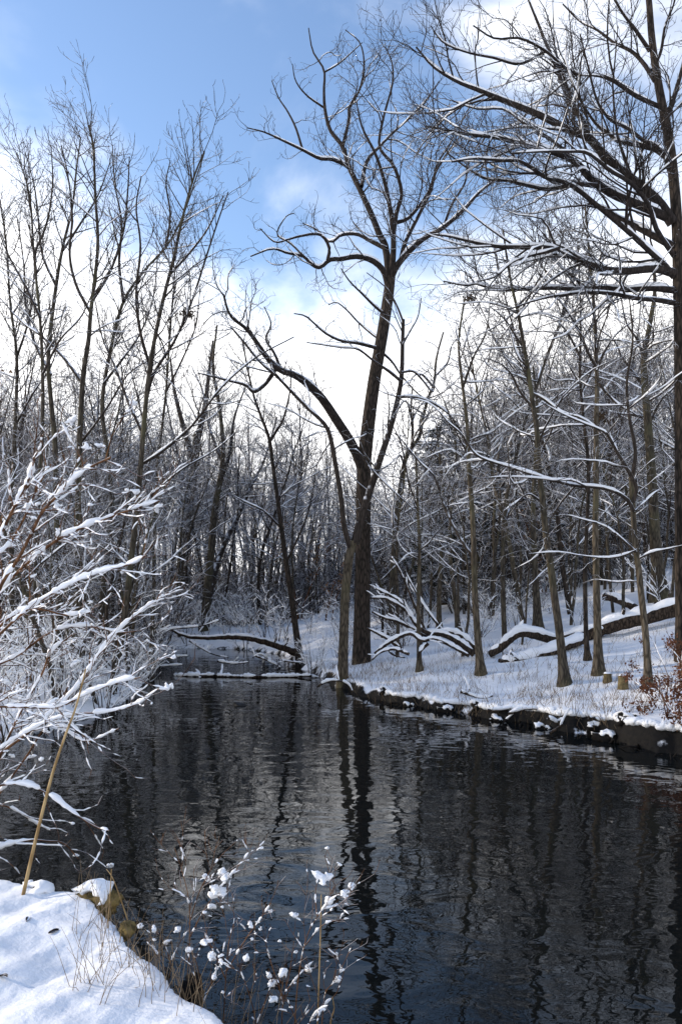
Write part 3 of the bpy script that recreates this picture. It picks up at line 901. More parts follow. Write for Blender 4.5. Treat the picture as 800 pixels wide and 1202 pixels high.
KW = Kind((2.6, 4.4, 5.4), (0.46, 0.5, 0.5), (1.9, 0.95, 0.5), ang=(35, 75), wig=0.19, trop=0.04, t0=0.2, rmin=0.0055, npt=(6, 5, 4, 4))
for k in range(6):
    protos.append(wood_proto(100 + k, 10.5, 0.060 + 0.013 * (k % 3), KW, 'woodland_tree', [('grey', 'grey_twig'), ('dark', 'grey_twig'), ('warm', 'snowy_twig')][k % 3], nl=8 + k % 3))
for k in range(3):
    protos.append(wood_proto(120 + k, 6.0, 0.045, KW, 'sapling', ('grey', 'snowy_twig'), nl=7))

rng = np.random.RandomState(3)
used_first = set()
placed = []


def put(proto, x, y, rz, sc, label, group, sink=0.1, tilt=None):
    z = gz(x, y) - sink
    s = (sc, sc, sc) if not hasattr(sc, '__len__') else sc
    tl = tilt or (rng.normal(0, 0.035), rng.normal(0, 0.035))
    if id(proto) not in used_first:
        used_first.add(id(proto))
        proto.location = (x, y, z)
        proto.rotation_euler = (tl[0], tl[1], rz)
        proto.scale = s
        proto['label'] = label
        proto['group'] = group
        return proto
    return copy_tree(proto, (x, y, z), rz, s, label, group, tl)


def scatter(n, px0, px1, y0, y1, which, h0, h1, label, group, mind=0.9):
    c = 0
    tries = 0
    while c < n and tries < 4000:
        tries += 1
        px = rng.uniform(px0, px1)
        y = rng.uniform(y0 ** 1.5, y1 ** 1.5) ** (1 / 1.5)
        x = (px - 400) / F * y
        if float(pond_sd(np.array([x]), np.array([y]))[0]) < 0.5:
            continue
        if any((x - a) ** 2 + (y - b) ** 2 < mind ** 2 for a, b in placed):
            continue
        placed.append((x, y))
        put(protos[which[rng.randint(len(which))]], x, y, rng.uniform(0, 6.28), rng.uniform(h0, h1), label, group)
        c += 1


BIG, SAP = list(range(6)), [6, 7, 8]
scatter(14, 440, 545, 22, 44, BIG, 0.40, 0.62, 'bare woodland tree on the snowy slope beyond the great log', 'woodland trees on the far slope')
scatter(62, 545, 830, 19.5, 44, BIG, 0.75, 1.15, 'bare woodland tree on the snowy slope beyond the great log', 'woodland trees on the far slope')
scatter(40, 445, 830, 18.5, 34, SAP, 0.7, 1.25, 'thin bare sapling on the snowy slope among the trunks', 'saplings on the far slope')
scatter(44, -60, 215, 19, 40, BIG, 0.72, 1.02, 'bare woodland tree on the flat behind the snowy bushes', 'woodland trees behind the bushes')
scatter(22, -50, 205, 17.0, 27, BIG, 0.46, 0.74, 'bare woodland tree on the flat behind the snowy bushes', 'woodland trees behind the bushes', mind=0.7)
scatter(18, -40, 190, 13.0, 24, SAP, 0.6, 1.1, 'thin snowy sapling on the flat among the shore trees', 'saplings behind the bushes')
scatter(26, 190, 350, 31, 50, BIG, 0.68, 1.05, 'bare woodland tree beyond the head of the pond', 'woodland trees beyond the pond')
scatter(16, 340, 500, 33, 50, BIG, 0.40, 0.60, 'bare woodland tree beyond the head of the pond', 'woodland trees beyond the pond')
scatter(10, 200, 400, 31, 40, SAP, 0.8, 1.2, 'thin snowy sapling beyond the head of the pond', 'saplings beyond the pond')


# ------------------------------------------------------------------ evergreens deep in the slope wood
def evergreen(seed, H):
    rng = np.random.RandomState(seed)
    tp = grow(np.zeros(3), np.array([0, 0, 1.0]), H, 0.11, 0.015, 12, 0.02, 0.02, rng)
    root = empty('evergreen_tree', (0, 0, 0), 'tree', 'tree')
    V, Q = tubes([tp], 6)
    mesh_obj('trunk', V, Q, M['dark'], root)
    quads, snowq, brs = [], [], []
    for i in range(95):
        t = rng.uniform(0.10, 0.99)
        z = t * H
        L = (1.05 - t) * H * 0.27 * rng.uniform(0.7, 1.15) + 0.2
        a = rng.uniform(0, 6.28)
        br = grow(np.array([0, 0, z]), np.array([math.cos(a), math.sin(a), 0.12]), L, 0.018, 0.005, 7, 0.06, -0.06, rng)
        brs.append(br)
        tan = norm(np.gradient(br[0], axis=0))
        for k in range(int(14 + L * 22)):
            s = rng.uniform(0.15, 1.0) * 6
            j = min(int(s), 5)
            c = br[0][j] + (br[0][j + 1] - br[0][j]) * (s - j)
            side = np.cross(tan[j], [0, 0, 1]) * rng.choice([-1, 1])
            d = side * rng.uniform(0.5, 1) + tan[j] * rng.uniform(0.3, 0.9) + np.array([0, 0, rng.uniform(-0.55, 0.1)])
            d = d / np.linalg.norm(d) * rng.uniform(0.14, 0.34)
            wv = np.cross(d, rng.normal(0, 1, 3))
            wv = wv / max(np.linalg.norm(wv), 1e-6) * rng.uniform(0.016, 0.035)
            quads.append([c - wv * 0.5, c + d * 0.5 - wv, c + d, c + d * 0.5 + wv])
    q = np.array(quads)
    mesh_obj('needles', q.reshape(-1, 3), np.arange(len(q) * 4).reshape(-1, 4), M['needle'], root, smooth=False)
    sn = snow_on(brs, rng, 1.6, 0.028, step=0.16, keep=0.5, lump=0.9)
    mesh_obj('snow', sn[0], sn[1], M['snow'], root)
    return root


EV = [evergreen(300, 7.0), evergreen(301, 6.2)]
c = 0
while c < 36:
    px, y = rng.uniform(500, 850), rng.uniform(27, 44)
    x = (px - 400) / F * y
    if any((x - a) ** 2 + (y - b) ** 2 < 1.1 for a, b in placed):
        continue
    placed.append((x, y))
    put(EV[c % 2], x, y, rng.uniform(0, 6.28), rng.uniform(0.7, 1.1), 'dark evergreen with dabs of snow deep in the slope wood', 'evergreens deep in the slope wood', tilt=(0, 0))
    c += 1

# ------------------------------------------------------------------ shrubs: prototypes and thickets
KS = Kind((3.4, 5.0), (0.5, 0.5), (0.8, 0.4), ang=(25, 60), wig=0.16, trop=0.03, t0=0.15, rmin=0.004, npt=(5, 4))


def shrub_parts(seed, H, nst, spread=0.7, r0=0.014, K=KS):
    rng = np.random.RandomState(seed)
    st, lev = [], [[] for _ in K.dens]
    for i in range(nst):
        a = rng.uniform(0, 6.28)
        s = rng.uniform(0.15, spread)
        d = np.array([math.cos(a) * s, math.sin(a) * s, 1])
        b = np.array([math.cos(a), math.sin(a), 0]) * rng.uniform(0, 0.15)
        b[2] = -0.1
        c = grow(b, d, H * rng.uniform(0.6, 1.1), r0, 0.004, 8, 0.09, -0.03, rng)
        st.append(c)
        ramify(lev, c[0], c[1], 0, K, rng)
    return st, lev, rng


def shrub(seed, H, nst, name, mat, spread=0.7, snow=(1.0, 0.010), r0=0.014):
    st, lev, rg = shrub_parts(seed, H, nst, spread, r0)
    root = empty(name, (0, 0, 0), 'shrub', 'shrub')
    V, Q = join([tubes(st, 5)] + [tubes(L, 3) for L in lev if L])
    mesh_obj('stems', V, Q, M[mat], root)
    sn = snow_on(st + lev[0] + lev[1][::2], rg, snow[0], snow[1], step=0.07, keep=0.8, lump=0.7, steep=0.35)
    mesh_obj('snow', sn[0], sn[1], M['snow'], root)
    return root


SH = [shrub(200 + k, 1.7, 7, 'snowy_shrub', 'snowy_twig') for k in range(4)]


def scatter_shrubs(n, px0, px1, y0, y1, s0, s1, label, group, sdmin=0.15, sdmax=99, protos_=None):
    c = tries = 0
    protos_ = protos_ or SH
    while c < n and tries < 5000:
        tries += 1
        px, y = rng.uniform(px0, px1), rng.uniform(y0, y1)
        x = (px - 400) / F * y
        d = float(pond_sd(np.array([x]), np.array([y]))[0])
        if d < sdmin or d > sdmax:
            continue
        put(protos_[rng.randint(len(protos_))], x, y, rng.uniform(0, 6.28), rng.uniform(s0, s1), label, group, sink=0.02)
        c += 1


scatter_shrubs(34, -40, 190, 11.5, 20, 0.5, 1.05, 'bare shrub crusted with snow on the shore below the slim trees', 'snowy shrubs on the shore')
scatter_shrubs(30, 170, 355, 25.5, 34, 0.7, 1.3, 'bare shrub crusted with snow at the head of the pond', 'snowy shrubs at the pond head')
scatter_shrubs(34, 460, 830, 19.0, 30, 0.4, 0.9, 'low snowy shrub on the slope among the trunks past the great log', 'snowy shrubs on the slope')
scatter_shrubs(12, 360, 480, 19.5, 28, 0.5, 0.9, 'low snowy shrub on the flat behind the tallest trunk', 'snowy shrubs behind the tallest trunk')


def many(protos_vq, spots):
    out = []
    for x, y, rz, sc, k in spots:
        V, Q = protos_vq[k]
        c_, s_ = math.cos(rz), math.sin(rz)
        v = V * sc
        v = np.stack([v[:, 0] * c_ - v[:, 1] * s_ + x, v[:, 0] * s_ + v[:, 1] * c_ + y, v[:, 2] + gz(x, y) - 0.05], 1)
        out.append((v, Q))
    return join(out)


# undergrowth that reads as one grey-white tangle between the trunks
tv = []
for k in range(5):
    st, lev, rg = shrub_parts(240 + k, 2.2, 6, 0.9, 0.012, Kind((3.0, 4.2), (0.5, 0.5), (0.9, 0.45), ang=(30, 75), wig=0.2, trop=0.0, t0=0.1, rmin=0.006, npt=(5, 4)))
    tv.append(join([tubes(st, 4)] + [tubes(L, 3) for L in lev if L]))
spots = []
tries = 0
while len(spots) < 560 and tries < 9000:
    tries += 1
    z_ = rng.uniform()
    px = rng.uniform(-60, 470) if z_ < 0.55 else rng.uniform(450, 840)
    y = rng.uniform(20, 48) if px < 200 else rng.uniform(32, 52) if px < 450 else rng.uniform(25, 54)
    x = (px - 400) / F * y
    if float(pond_sd(np.array([x]), np.array([y]))[0]) < 0.3:
        continue
    spots.append((x, y, rng.uniform(0, 6.28), rng.uniform(0.8, 1.9), rng.randint(5)))
V, Q = many(tv, spots)
o = mesh_obj('undergrowth', V, Q, M['grey_twig'])
o['kind'] = 'stuff'
o['label'] = 'tangled snow dusted undergrowth between the woodland trunks'

# the wood far behind, one mass
dv = []
for k in range(5):
    rg = np.random.RandomState(500 + k)
    tp = grow(np.zeros(3), np.array([0, 0, 1.0]), 13, 0.16, 0.03, 8, 0.05, 0.02, rg)
    KK = Kind((1.9, 2.6, 2.8), (0.34, 0.5, 0.5), (3.0, 1.4, 0.8), ang=(25, 60), wig=0.14, trop=0.06, t0=0.2, rmin=0.011, npt=(5, 4, 3))
    lev = [[], [], []]
    ramify(lev, tp[0][2:], tp[1][2:], 0, KK, rg)
    dv.append(join([tubes([tp], 5)] + [tubes(L, 3) for L in lev if L]))
spots = []
for i in range(430):
    y = rng.uniform(48 ** 1.3, 105 ** 1.3) ** (1 / 1.3)
    pxw = rng.uniform(-120, 920)
    x = (pxw - 400) / F * y
    spots.append((x, y, rng.uniform(0, 6.28), rng.uniform(0.6, 1.0) * (1 - 0.45 * math.exp(-((pxw - 475) / 75.0) ** 2)) * (1 + 0.15 * math.exp(-((pxw - 280) / 110.0) ** 2)), rng.randint(5)))
V, Q = many(dv, spots)
o = mesh_obj('distant_woods', V, Q, M['grey_twig'])
o['kind'] = 'stuff'
o['label'] = 'distant bare woods beyond the pond reading as one grey mass'

# ------------------------------------------------------------------ fallen timber


def log(name, label, pts, r0, r1, seed, mat='log', snow=(0.85, 0.03), stubs=3, cat='log', keep=0.95, twigs=None, sides=10, lump=0.35, step=0.12):
    rg = np.random.RandomState(seed)
    b = np.array(pts[0], float)
    p = spline(pts, len(pts) * 5)
    r = np.linspace(r0, r1, len(p)) * (1 + 0.10 * (smooth_noise(rg, len(p), 2) - 0.5))
    p = p + rg.normal(0, r0 * 0.06, p.shape)
    root = empty(name, b, label, cat)
    brs = [(p, r)]
    sub = []
    for i in range(stubs):
        k = rg.randint(2, len(p) - 2)
        d = norm(rg.normal(0, 1, 3) + np.array([0, 0, 0.8]))
        sub.append(grow(p[k], d, rg.uniform(0.15, 0.5), r[k] * 0.35, r[k] * 0.18, 5, 0.12, 0, rg))
    V, Q = tubes([(p - b, r)], sides, 1.0, caps=True)
    mesh_obj('trunk', V, Q, M[mat], root)
    if sub:
        V, Q = tubes([(a - b, c) for a, c in sub], 5)
        mesh_obj('branch_stubs', V, Q, M[mat], root)
    sn = snow_on([(a - b, c) for a, c in brs + sub], rg, snow[0], snow[1], step=min(step, r0 * 1.2), keep=keep, lump=lump, sides=8, steep=0.2, rough=0.06)
    if sn is not None:
        mesh_obj('snow', sn[0], sn[1], M['snow'], root)
    return root


def GP(px, py, dz=0.0):
    y = hit(px, py)
    p = P(px, py, y)
    p[2] += dz
    return p


def on_ground(px, y, dz):
    x = (px - 400) / F * y
    return np.array([x, y, gz(x, y) + dz])


# the great log climbing the slope, and the bent limb lying before it
log('fallen_log', 'great snow topped fallen trunk climbing the slope towards the oak', [P(655, 752, 18.2), P(690, 744, 18.0), P(720, 734, 17.8), P(760, 724, 17.6), P(800, 713, 17.4), P(850, 700, 17.2)], 0.14, 0.18, 61, snow=(0.66, 0.025), stubs=7)
log('fallen_log', 'bent snow capped log raised like an elbow before the leaning trunk', [P(574, 768, 18.0), P(588, 760, 17.9), P(601, 748, 17.8), P(612, 743, 17.8), P(630, 746, 17.9), P(655, 752, 18.1), P(672, 752, 18.3)], 0.085, 0.11, 62, snow=(0.8, 0.022), stubs=2)
log('fallen_log', 'thick low log under the bent one, almost buried in snow', [P(585, 778, 17.2), P(610, 775, 17.2), P(640, 767, 17.2), P(670, 756, 17.3), P(685, 750, 17.5)], 0.09, 0.10, 63, snow=(0.9, 0.035), stubs=3)
log('fallen_log', 'short snow topped log propped above the great one', [P(708, 700, 20.5), P(722, 703, 20.3), P(736, 710, 20.1), P(748, 714, 20.0)], 0.10, 0.085, 64, snow=(0.8, 0.025), stubs=1)


def boughs(name, label, mains, Y, seed, K, mat='log'):
    rg = np.random.RandomState(seed)
    b = None
    root = None
    for m in mains:
        p, r = line(m[0], Y + m[3], m[1], m[2], len(m[0]) * 4, 0)
        if root is None:
            b = p[0].copy()
            root = empty(name, b, label, 'bough')
        lev = [[] for _ in K.dens]
        ramify(lev, p, r, 0, K, rg)
        V, Q = join([tubes([(p - b, r)], 7)] + [tubes([(q - b, t) for q, t in L], 3) for L in lev if L])
        o = mesh_obj('branch', V, Q, M[mat], root)
        sn = snow_on([(q - b, t) for q, t in [(p, r)] + lev[0]], rg, 0.85, 0.014, step=0.06, keep=0.9, lump=0.5, sides=6, steep=0.2, rough=0.06)
        mesh_obj('snow', sn[0], sn[1], M['snow'], o)
    return root


KB = Kind((1.6, 2.5), (0.3, 0.4), (0.7, 0.35), ang=(25, 55), wig=0.12, trop=0.0, t0=0.3, rmin=0.006, npt=(6, 4))
YB = 18.0
boughs('fallen_bough', 'uppermost snowy bough of the fallen crown, sweeping from the tallest trunk', [([(556, 768), (540, 755), (520, 745), (500, 742), (488, 733), (478, 718), (462, 707), (450, 702), (434, 702)], 8, 2.2, 0.0), ([(478, 718), (468, 705), (456, 698), (440, 690), (432, 686)], 4, 1.6, 0.0)], YB, 71, KB)
boughs('fallen_bough', 'middle snowy bough of the fallen crown, curving low behind the sapling', [([(558, 764), (545, 750), (530, 743), (515, 743), (498, 745), (480, 736), (465, 729), (450, 725), (436, 718)], 8, 2.2, 0.3)], YB, 72, KB)
boughs('fallen_bough', 'low dark bough of the fallen crown arching over the snow', [([(440, 768), (452, 757), (468, 748), (482, 744), (495, 752), (508, 750), (525, 756), (550, 770)], 5, 4, -0.4), ([(452, 757), (460, 768), (475, 772)], 3, 1.5, -0.4), ([(502, 755), (494, 763), (490, 772)], 5, 3, -0.5)], YB, 73, KB)
boughs('fallen_bough', 'thin straight bough of the fallen crown, slanting up to the crooked trunk', [([(498, 740), (488, 715), (478, 690), (468, 668), (460, 655)], 4, 1.6, 0.6), ([(520, 742), (500, 715), (485, 690), (475, 670)], 3.5, 1.5, 0.9)], YB, 74, KB)
boughs('fallen_bough', 'short snowy bough of the fallen crown beside the tallest trunk foot', [([(470, 762), (455, 750), (440, 742), (430, 737)], 5, 2, -0.2), ([(480, 768), (462, 762), (446, 766), (436, 775)], 4, 2, -0.6)], YB, 75, KB)

# pond head: arched bough, floating log, sticks
log('fallen_log', 'dark arched bough lying across the head of the pond', [P(349, 768, 24.2), P(340, 763, 24.2), P(325, 758, 24.2), P(305, 752, 24.2), P(285, 748.5, 24.2), P(262, 748, 24.2), P(240, 749, 24.2), P(215, 746, 24.4), P(196, 735, 24.6)], 0.13, 0.035, 65, snow=(0.5, 0.02), stubs=2)
log('fallen_log', 'long snow covered log floating level across the pond head', [np.array([(px - 400) / F * 19.6, 19.6 + dy, z]) for px, dy, z in ((200, 0.35, -0.01), (225, 0.12, 0.02), (250, 0.10, 0.03), (280, -0.05, 0.015), (310, -0.12, 0.03), (338, -0.02, 0.02), (366, -0.25, 0.06))], 0.036, 0.03, 66, snow=(1.0, 0.018), stubs=5, keep=0.86, lump=0.7)
stick_labels = [
    ('snowy stick in the dark channel behind the floating log, slanting up from the water', [(300, 770), (315, 776), (330, 784)], 21.5),
    ('pair bent snowy twig rising from the channel beside the arched bough', [(330, 784), (318, 776), (306, 768), (296, 772)], 22.0),
    ('long flat snowy branch pointing out from the shore brush into the channel', [(180, 742), (205, 738), (235, 735), (258, 728)], 20.5),
    ('snowy branch lying on the water beside the shore tip', [(165, 779), (185, 775), (205, 771), (222, 770)], 21.0),
    ('dark half sunk branch in the channel behind the shore tip', [(150, 787), (180, 783), (215, 780)], 20.5),
    ('short snowy stick stranded under the leaning tree foot', [(330, 775), (342, 777), (358, 778)], 21.8),
    ('thin snowy branch dipping into the channel below the leaning pair', [(222, 752), (235, 760), (250, 768), (268, 772)], 23.5),
    ('snowy branch stub lying low on the channel water mid way', [(255, 776), (275, 779), (292, 777)], 20.6),
]
for i, (lb, pts, Y) in enumerate(stick_labels):
    log('stick', lb, [P(a, min(b, HOR + CAMH * F / Y + 0.5), Y) for a, b in pts], 0.030, 0.014, 80 + i, snow=(0.9, 0.014), keep=0.8, lump=0.7, stubs=2, cat='stick', sides=6)


def lump(name, label, loc, rx, ry, rz, mat, seed, cat, snow=True, sub=3, cap=0.45, jag=1.0):
    """a rounded, uneven boulder, with a cap of snow if asked"""
    import bmesh
    rg = np.random.RandomState(seed)
    bm = bmesh.new()
    bmesh.ops.create_icosphere(bm, subdivisions=sub, radius=1)
    ph = rg.uniform(0, 6, 6)
    for v in bm.verts:
        c = v.co
        k = 1 + jag * (0.16 * math.sin(2.3 * c.x + ph[0]) * math.cos(2.9 * c.y + ph[1]) + 0.10 * math.sin(4.1 * c.z + 3.7 * c.x + ph[2]) + 0.06 * math.sin(8 * c.y + 6 * c.z + ph[3]) + 0.05 * math.sin(13 * c.x - 9 * c.y + 7 * c.z + ph[4]))
        v.co = Vector((c.x * rx * k, c.y * ry * k, c.z * rz * k))
    root = empty(name, loc, label, cat)
    me = bpy.data.meshes.new('body')
    bm.to_mesh(me)
    me.polygons.foreach_set('use_smooth', np.ones(len(me.polygons), bool))
    me.materials.append(M[mat])
    o = bpy.data.objects.new('body', me)
    COL.objects.link(o)
    o.parent = root
    if snow:
        for v in list(bm.verts):
            if v.co.z < rz * (cap + 0.28 * math.sin(7 * v.co.x / rx + ph[0]) + 0.22 * math.sin(9 * v.co.y / ry + ph[1]) + 0.1 * rg.normal()):
                bm.verts.remove(v)
        bmesh.ops.solidify(bm, geom=bm.faces[:], thickness=-0.02)
        for v in bm.verts:
            v.co.z += 0.012
        me = bpy.data.meshes.new('snow_cap')
        bm.to_mesh(me)
        me.polygons.foreach_set('use_smooth', np.ones(len(me.polygons), bool))
        me.materials.append(M['snow'])
        o = bpy.data.objects.new('snow_cap', me)
        COL.objects.link(o)
        o.parent = root
    bm.free()
    return root


lump('rock', 'small dark wet rock breaking the pond surface', (P(281, 829, 14.9)[0], 14.9, -0.01), 0.14, 0.12, 0.07, 'wet_stone', 1, 'rock', snow=False)
for lb, px, py, Y, rx, ry, rz, sd in (
        ('mossy yellow stone under a snow cap at the near bank rim, longest of its line', 116, 1062, 3.72, 0.105, 0.09, 0.07, 2),
        ('mossy stone under snow at the near bank rim beside the tan cane', 42, 1054, 3.84, 0.07, 0.08, 0.05, 3),
        ('small mossy stone at the near bank rim below the longest stone', 150, 1092, 3.42, 0.035, 0.05, 0.032, 4),
        ('dark low stone where the near bank drops behind the snow capped weeds', 226, 1165, 3.10, 0.045, 0.07, 0.06, 5)):
    q = P(px, py, Y)
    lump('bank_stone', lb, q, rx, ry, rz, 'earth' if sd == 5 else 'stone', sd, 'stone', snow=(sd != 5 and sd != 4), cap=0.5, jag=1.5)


def stump(label, px, py, w, h, seed):
    rg = np.random.RandomState(seed)
    y = hit(px, py)
    x = (px - 400) / F * y
    z = gz(x, y)
    root = empty('stump', (x, y, z), label, 'stump')
    n = 12
    ang = np.arange(n) * 2 * np.pi / n
    rr = w * (1 + 0.09 * rg.normal(0, 1, n))
    hs = [-0.1, 0.03, h * 0.5, h - 0.015, h]
    sc = [1.25, 1.1, 1.0, 0.98, 0.93]
    V, Q = [], []
    for hh, s in zip(hs, sc):
        for k in range(n):
            V.append((math.cos(ang[k]) * rr[k] * s, math.sin(ang[k]) * rr[k] * s, hh))
    for i in range(len(hs) - 1):
        for k in range(n):
            Q.append((i * n + k, i * n + (k + 1) % n, (i + 1) * n + (k + 1) % n, (i + 1) * n + k))
    mesh_obj('trunk', V, Q, M['cut_wood'] if seed == 2 else M['stump_bark'], root, smooth=False)
    top = [(math.cos(a) * r * 0.925, math.sin(a) * r * 0.925, h + 0.002) for a, r in zip(ang, rr)] + [(math.cos(a) * r * 0.45, math.sin(a) * r * 0.45, h + 0.01) for a, r in zip(ang, rr)]
    tq = [(k, (k + 1) % n, n + (k + 1) % n, n + k) for k in range(n)] + [(n + k, n + k + 1, n + n - 2 - k, n + n - 1 - k) for k in range(n // 2 - 1)]
    mesh_obj('cut_top', top, tq, M['cut_wood'], root, smooth=False)
    V = [(math.cos(a) * r * s, math.sin(a) * r * s, h + zz) for s, zz in ((0.9, 0.004), (0.8, 0.02), (0.4, 0.032)) for a, r in zip(ang, rr)]
    Q = [(i * n + k, i * n + (k + 1) % n, (i + 1) * n + (k + 1) % n, (i + 1) * n + k) for i in range(2) for k in range(n)] + [(2 * n + k, 2 * n + k + 1, 3 * n - 2 - k, 3 * n - 1 - k) for k in range(n // 2 - 1)]
    mesh_obj('snow_cap', V, Q, M['snow'], root)
    return root


stump('yellowish cut stump, the larger and nearer of two on the bank', 730, 809, 0.075, 0.22, 2)
stump('small grey cut stump beside the pale straight trunk', 712, 801, 0.07, 0.15, 3)

# roots, sticks and clods hanging on the cut bank
bank_bits = [
    ('snow lined root looping out from the bank below the two stumps', [(642, 842), (652, 848), (664, 853), (684, 856)], 12.3),
    ('snowy stick jutting over the water from the bank middle', [(645, 860), (652, 856), (660, 850)], 11.9),
    ('long snowy branch lying along the bank lip below the pale trunk', [(540, 812), (552, 816), (566, 819), (578, 817)], 14.0),
    ('snowy root stub low on the bank beneath the bent log', [(572, 834), (590, 833), (606, 829)], 13.2),
    ('snow edged root curling down the bank beside the rusty shrub', [(768, 850), (774, 860), (776, 874)], 10.9),
    ('thin snowy root dangling over the dark bank recess', [(596, 838), (608, 834), (622, 832), (640, 833)], 12.9),
    ('short snowy stick on the bank lip near the slim forked tree', [(452, 815), (470, 819), (486, 820)], 15.6),
    ('dark root snaking round the little inlet at the forked tree foot', [(372, 806), (384, 800), (396, 799), (408, 803), (414, 812)], 16.3),
    ('snowy stick resting on the bank below the leaning trunk', [(690, 842), (706, 846), (724, 845)], 11.8),
]
for i, (lb, pts, Y) in enumerate(bank_bits):
    log('bank_root', lb, [P(a, b, Y) for a, b in pts], 0.028, 0.014, 140 + i, snow=(0.9, 0.016), stubs=1, cat='root', sides=6, keep=0.8)

# the lip of snow hanging over the cut bank
rgl = np.random.RandomState(45)
edge = spline([np.array([a[0], a[1], 0]) for a in POND[:12]], 260)
nrm = np.gradient(edge, axis=0)
nrm = norm(np.stack([-nrm[:, 1], nrm[:, 0], 0 * nrm[:, 0]], 1))
segs = []
i0 = 0
while i0 < 250:
    n_ = 24
    i1 = min(260, i0 + n_)
    if i1 - i0 < n_:
        break
    e_ = edge[i0:i1].copy()
    offs = np.linspace(0.0, 0.7, 36)
    gg = np.array([ground(e_[:, 0] + nrm[i0:i1, 0] * q_, e_[:, 1] + nrm[i0:i1, 1] * q_) for q_ in offs])
    off = offs[np.argmax(gg >= 0.86 * gg[-8], axis=0)]
    off = np.convolve(np.pad(off, 2, mode='edge'), np.ones(5) / 5, 'valid') + 0.01 * rgl.normal(0, 1, n_)
    e_ += nrm[i0:i1] * off[:, None]
    g_ = ground(e_[:, 0], e_[:, 1])
    e_[:, 2] = np.maximum(g_ - 0.015, 0.10) + 0.025 * (smooth_noise(rgl, n_, 2) - 0.5)
    rr = 0.05 + 0.04 * smooth_noise(rgl, n_, 4)
    rr *= np.sqrt(np.clip(np.minimum(np.arange(n_), n_ - 1 - np.arange(n_)) / 2.5, 0, 1))
    e2, r2 = resample(e_, rr, 72)
    segs.append((e2, r2))
    i0 += n_ - rgl.randint(3, 7)
V, Q = tubes(segs, 10, 0.75, rough=0.045)
o = mesh_obj('bank_snow', V, Q, M['snow'])
o['kind'] = 'structure'
o['label'] = 'rounded lip of snow overhanging the dark cut bank'
rgc = np.random.RandomState(44)
first = None
for i in range(9):
    k = rgc.randint(0, 11)
    t = rgc.uniform()
    c = _A[k] * (1 - t) + _B[k] * t
    n_ = np.array([-(_B[k] - _A[k])[1], (_B[k] - _A[k])[0]])
    n_ = n_ / np.linalg.norm(n_)
    c = c + n_ * rgc.uniform(0.12, 0.40)
    z = max(0.02, gz(c[0], c[1])) - rgc.uniform(0.0, 0.06)
    lbl = 'snow capped lump of earth painted shade dark slumped along the far bank edge'
    if i < 4:
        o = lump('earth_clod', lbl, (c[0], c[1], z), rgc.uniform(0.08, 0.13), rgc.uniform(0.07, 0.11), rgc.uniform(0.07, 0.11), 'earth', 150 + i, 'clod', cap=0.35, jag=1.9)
        o['group'] = 'earth clods along the far bank'
        first = (first or []) + [o]
    else:
        s_ = rgc.uniform(0.6, 1.3)
        copy_tree(first[i % 4], (c[0], c[1], z), rgc.uniform(0, 6.28), (s_, s_, s_ * rgc.uniform(0.7, 1.2)))

# earthy overhangs along the far bank, irregular soil clods: one ragged mass nobody could count
rg = np.random.RandomState(9)
VV = []
for i in range(11):
    a, b = _A[i], _B[i]
    for k in range(max(2, int(np.linalg.norm(b - a) / 0.07))):
        t = rg.uniform()
        c = a + (b - a) * t
        n_ = np.array([-(b - a)[1], (b - a)[0]])
        n_ = n_ / np.linalg.norm(n_)
        off = rg.uniform(-0.02, 0.16)
        g = ground(np.array([c[0] + n_[0] * off]), np.array([c[1] + n_[1] * off]))[0]
        p0 = np.array([c[0] + n_[0] * off, c[1] + n_[1] * off, max(0.03, g) + rg.uniform(-0.06, 0.03)])
        d = np.array([(b - a)[0] * rg.normal(0, 0.5), (b - a)[1] * rg.normal(0, 0.5), rg.uniform(-0.5, 0.1)]) + np.append(-n_ * rg.uniform(0, 0.5), 0)
        VV.append(grow(p0, d, rg.uniform(0.08, 0.28), rg.uniform(0.008, 0.03), 0.005, 5, 0.25, -0.08, rg))
for i in range(20, 28):
    a, b = _A[i], _B[i]
    for k in range(int(np.linalg.norm(b - a) / 0.03)):
        c = a + (b - a) * rg.uniform()
        n_ = np.array([-(b - a)[1], (b - a)[0]])
        n_ = n_ / np.linalg.norm(n_)
        off = rg.uniform(-0.03, 0.10)
        x_, y_ = c + n_ * off
        p0 = np.array([x_, y_, max(0.05, gz(x_, y_)) - rg.uniform(0.0, 0.12)])
        d = np.append(-n_ * rg.uniform(0.2, 0.8) + rg.normal(0, 0.4, 2), rg.uniform(-0.8, 0.2))
        VV.append(grow(p0, d, rg.uniform(0.03, 0.12), rg.uniform(0.002, 0.008), 0.0015, 5, 0.3, -0.08, rg))
V, Q = tubes(VV, 5)
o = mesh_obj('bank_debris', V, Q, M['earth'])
o['kind'] = 'stuff'
o['label'] = 'tangle of earth and rootlets painted shade dark along the cut bank'


# ------------------------------------------------------------------ dry grass and weeds
def blades(spots, hmin, hmax, w, seed, per=6, spread=0.12, lean=0.35):
    rg = np.random.RandomState(seed)
    out = []
    for x, y in spots:
        z = gz(x, y)
        for k in range(per):
            b = np.array([x + rg.normal(0, spread), y + rg.normal(0, spread), z - 0.03])
            d = np.array([rg.normal(0, lean), rg.normal(0, lean), 1])
            h = rg.uniform(hmin, hmax)
            out.append(grow(b, d, h, w, w * 0.35, 5, 0.10, -0.05, rg))
    return tubes(out, 3)


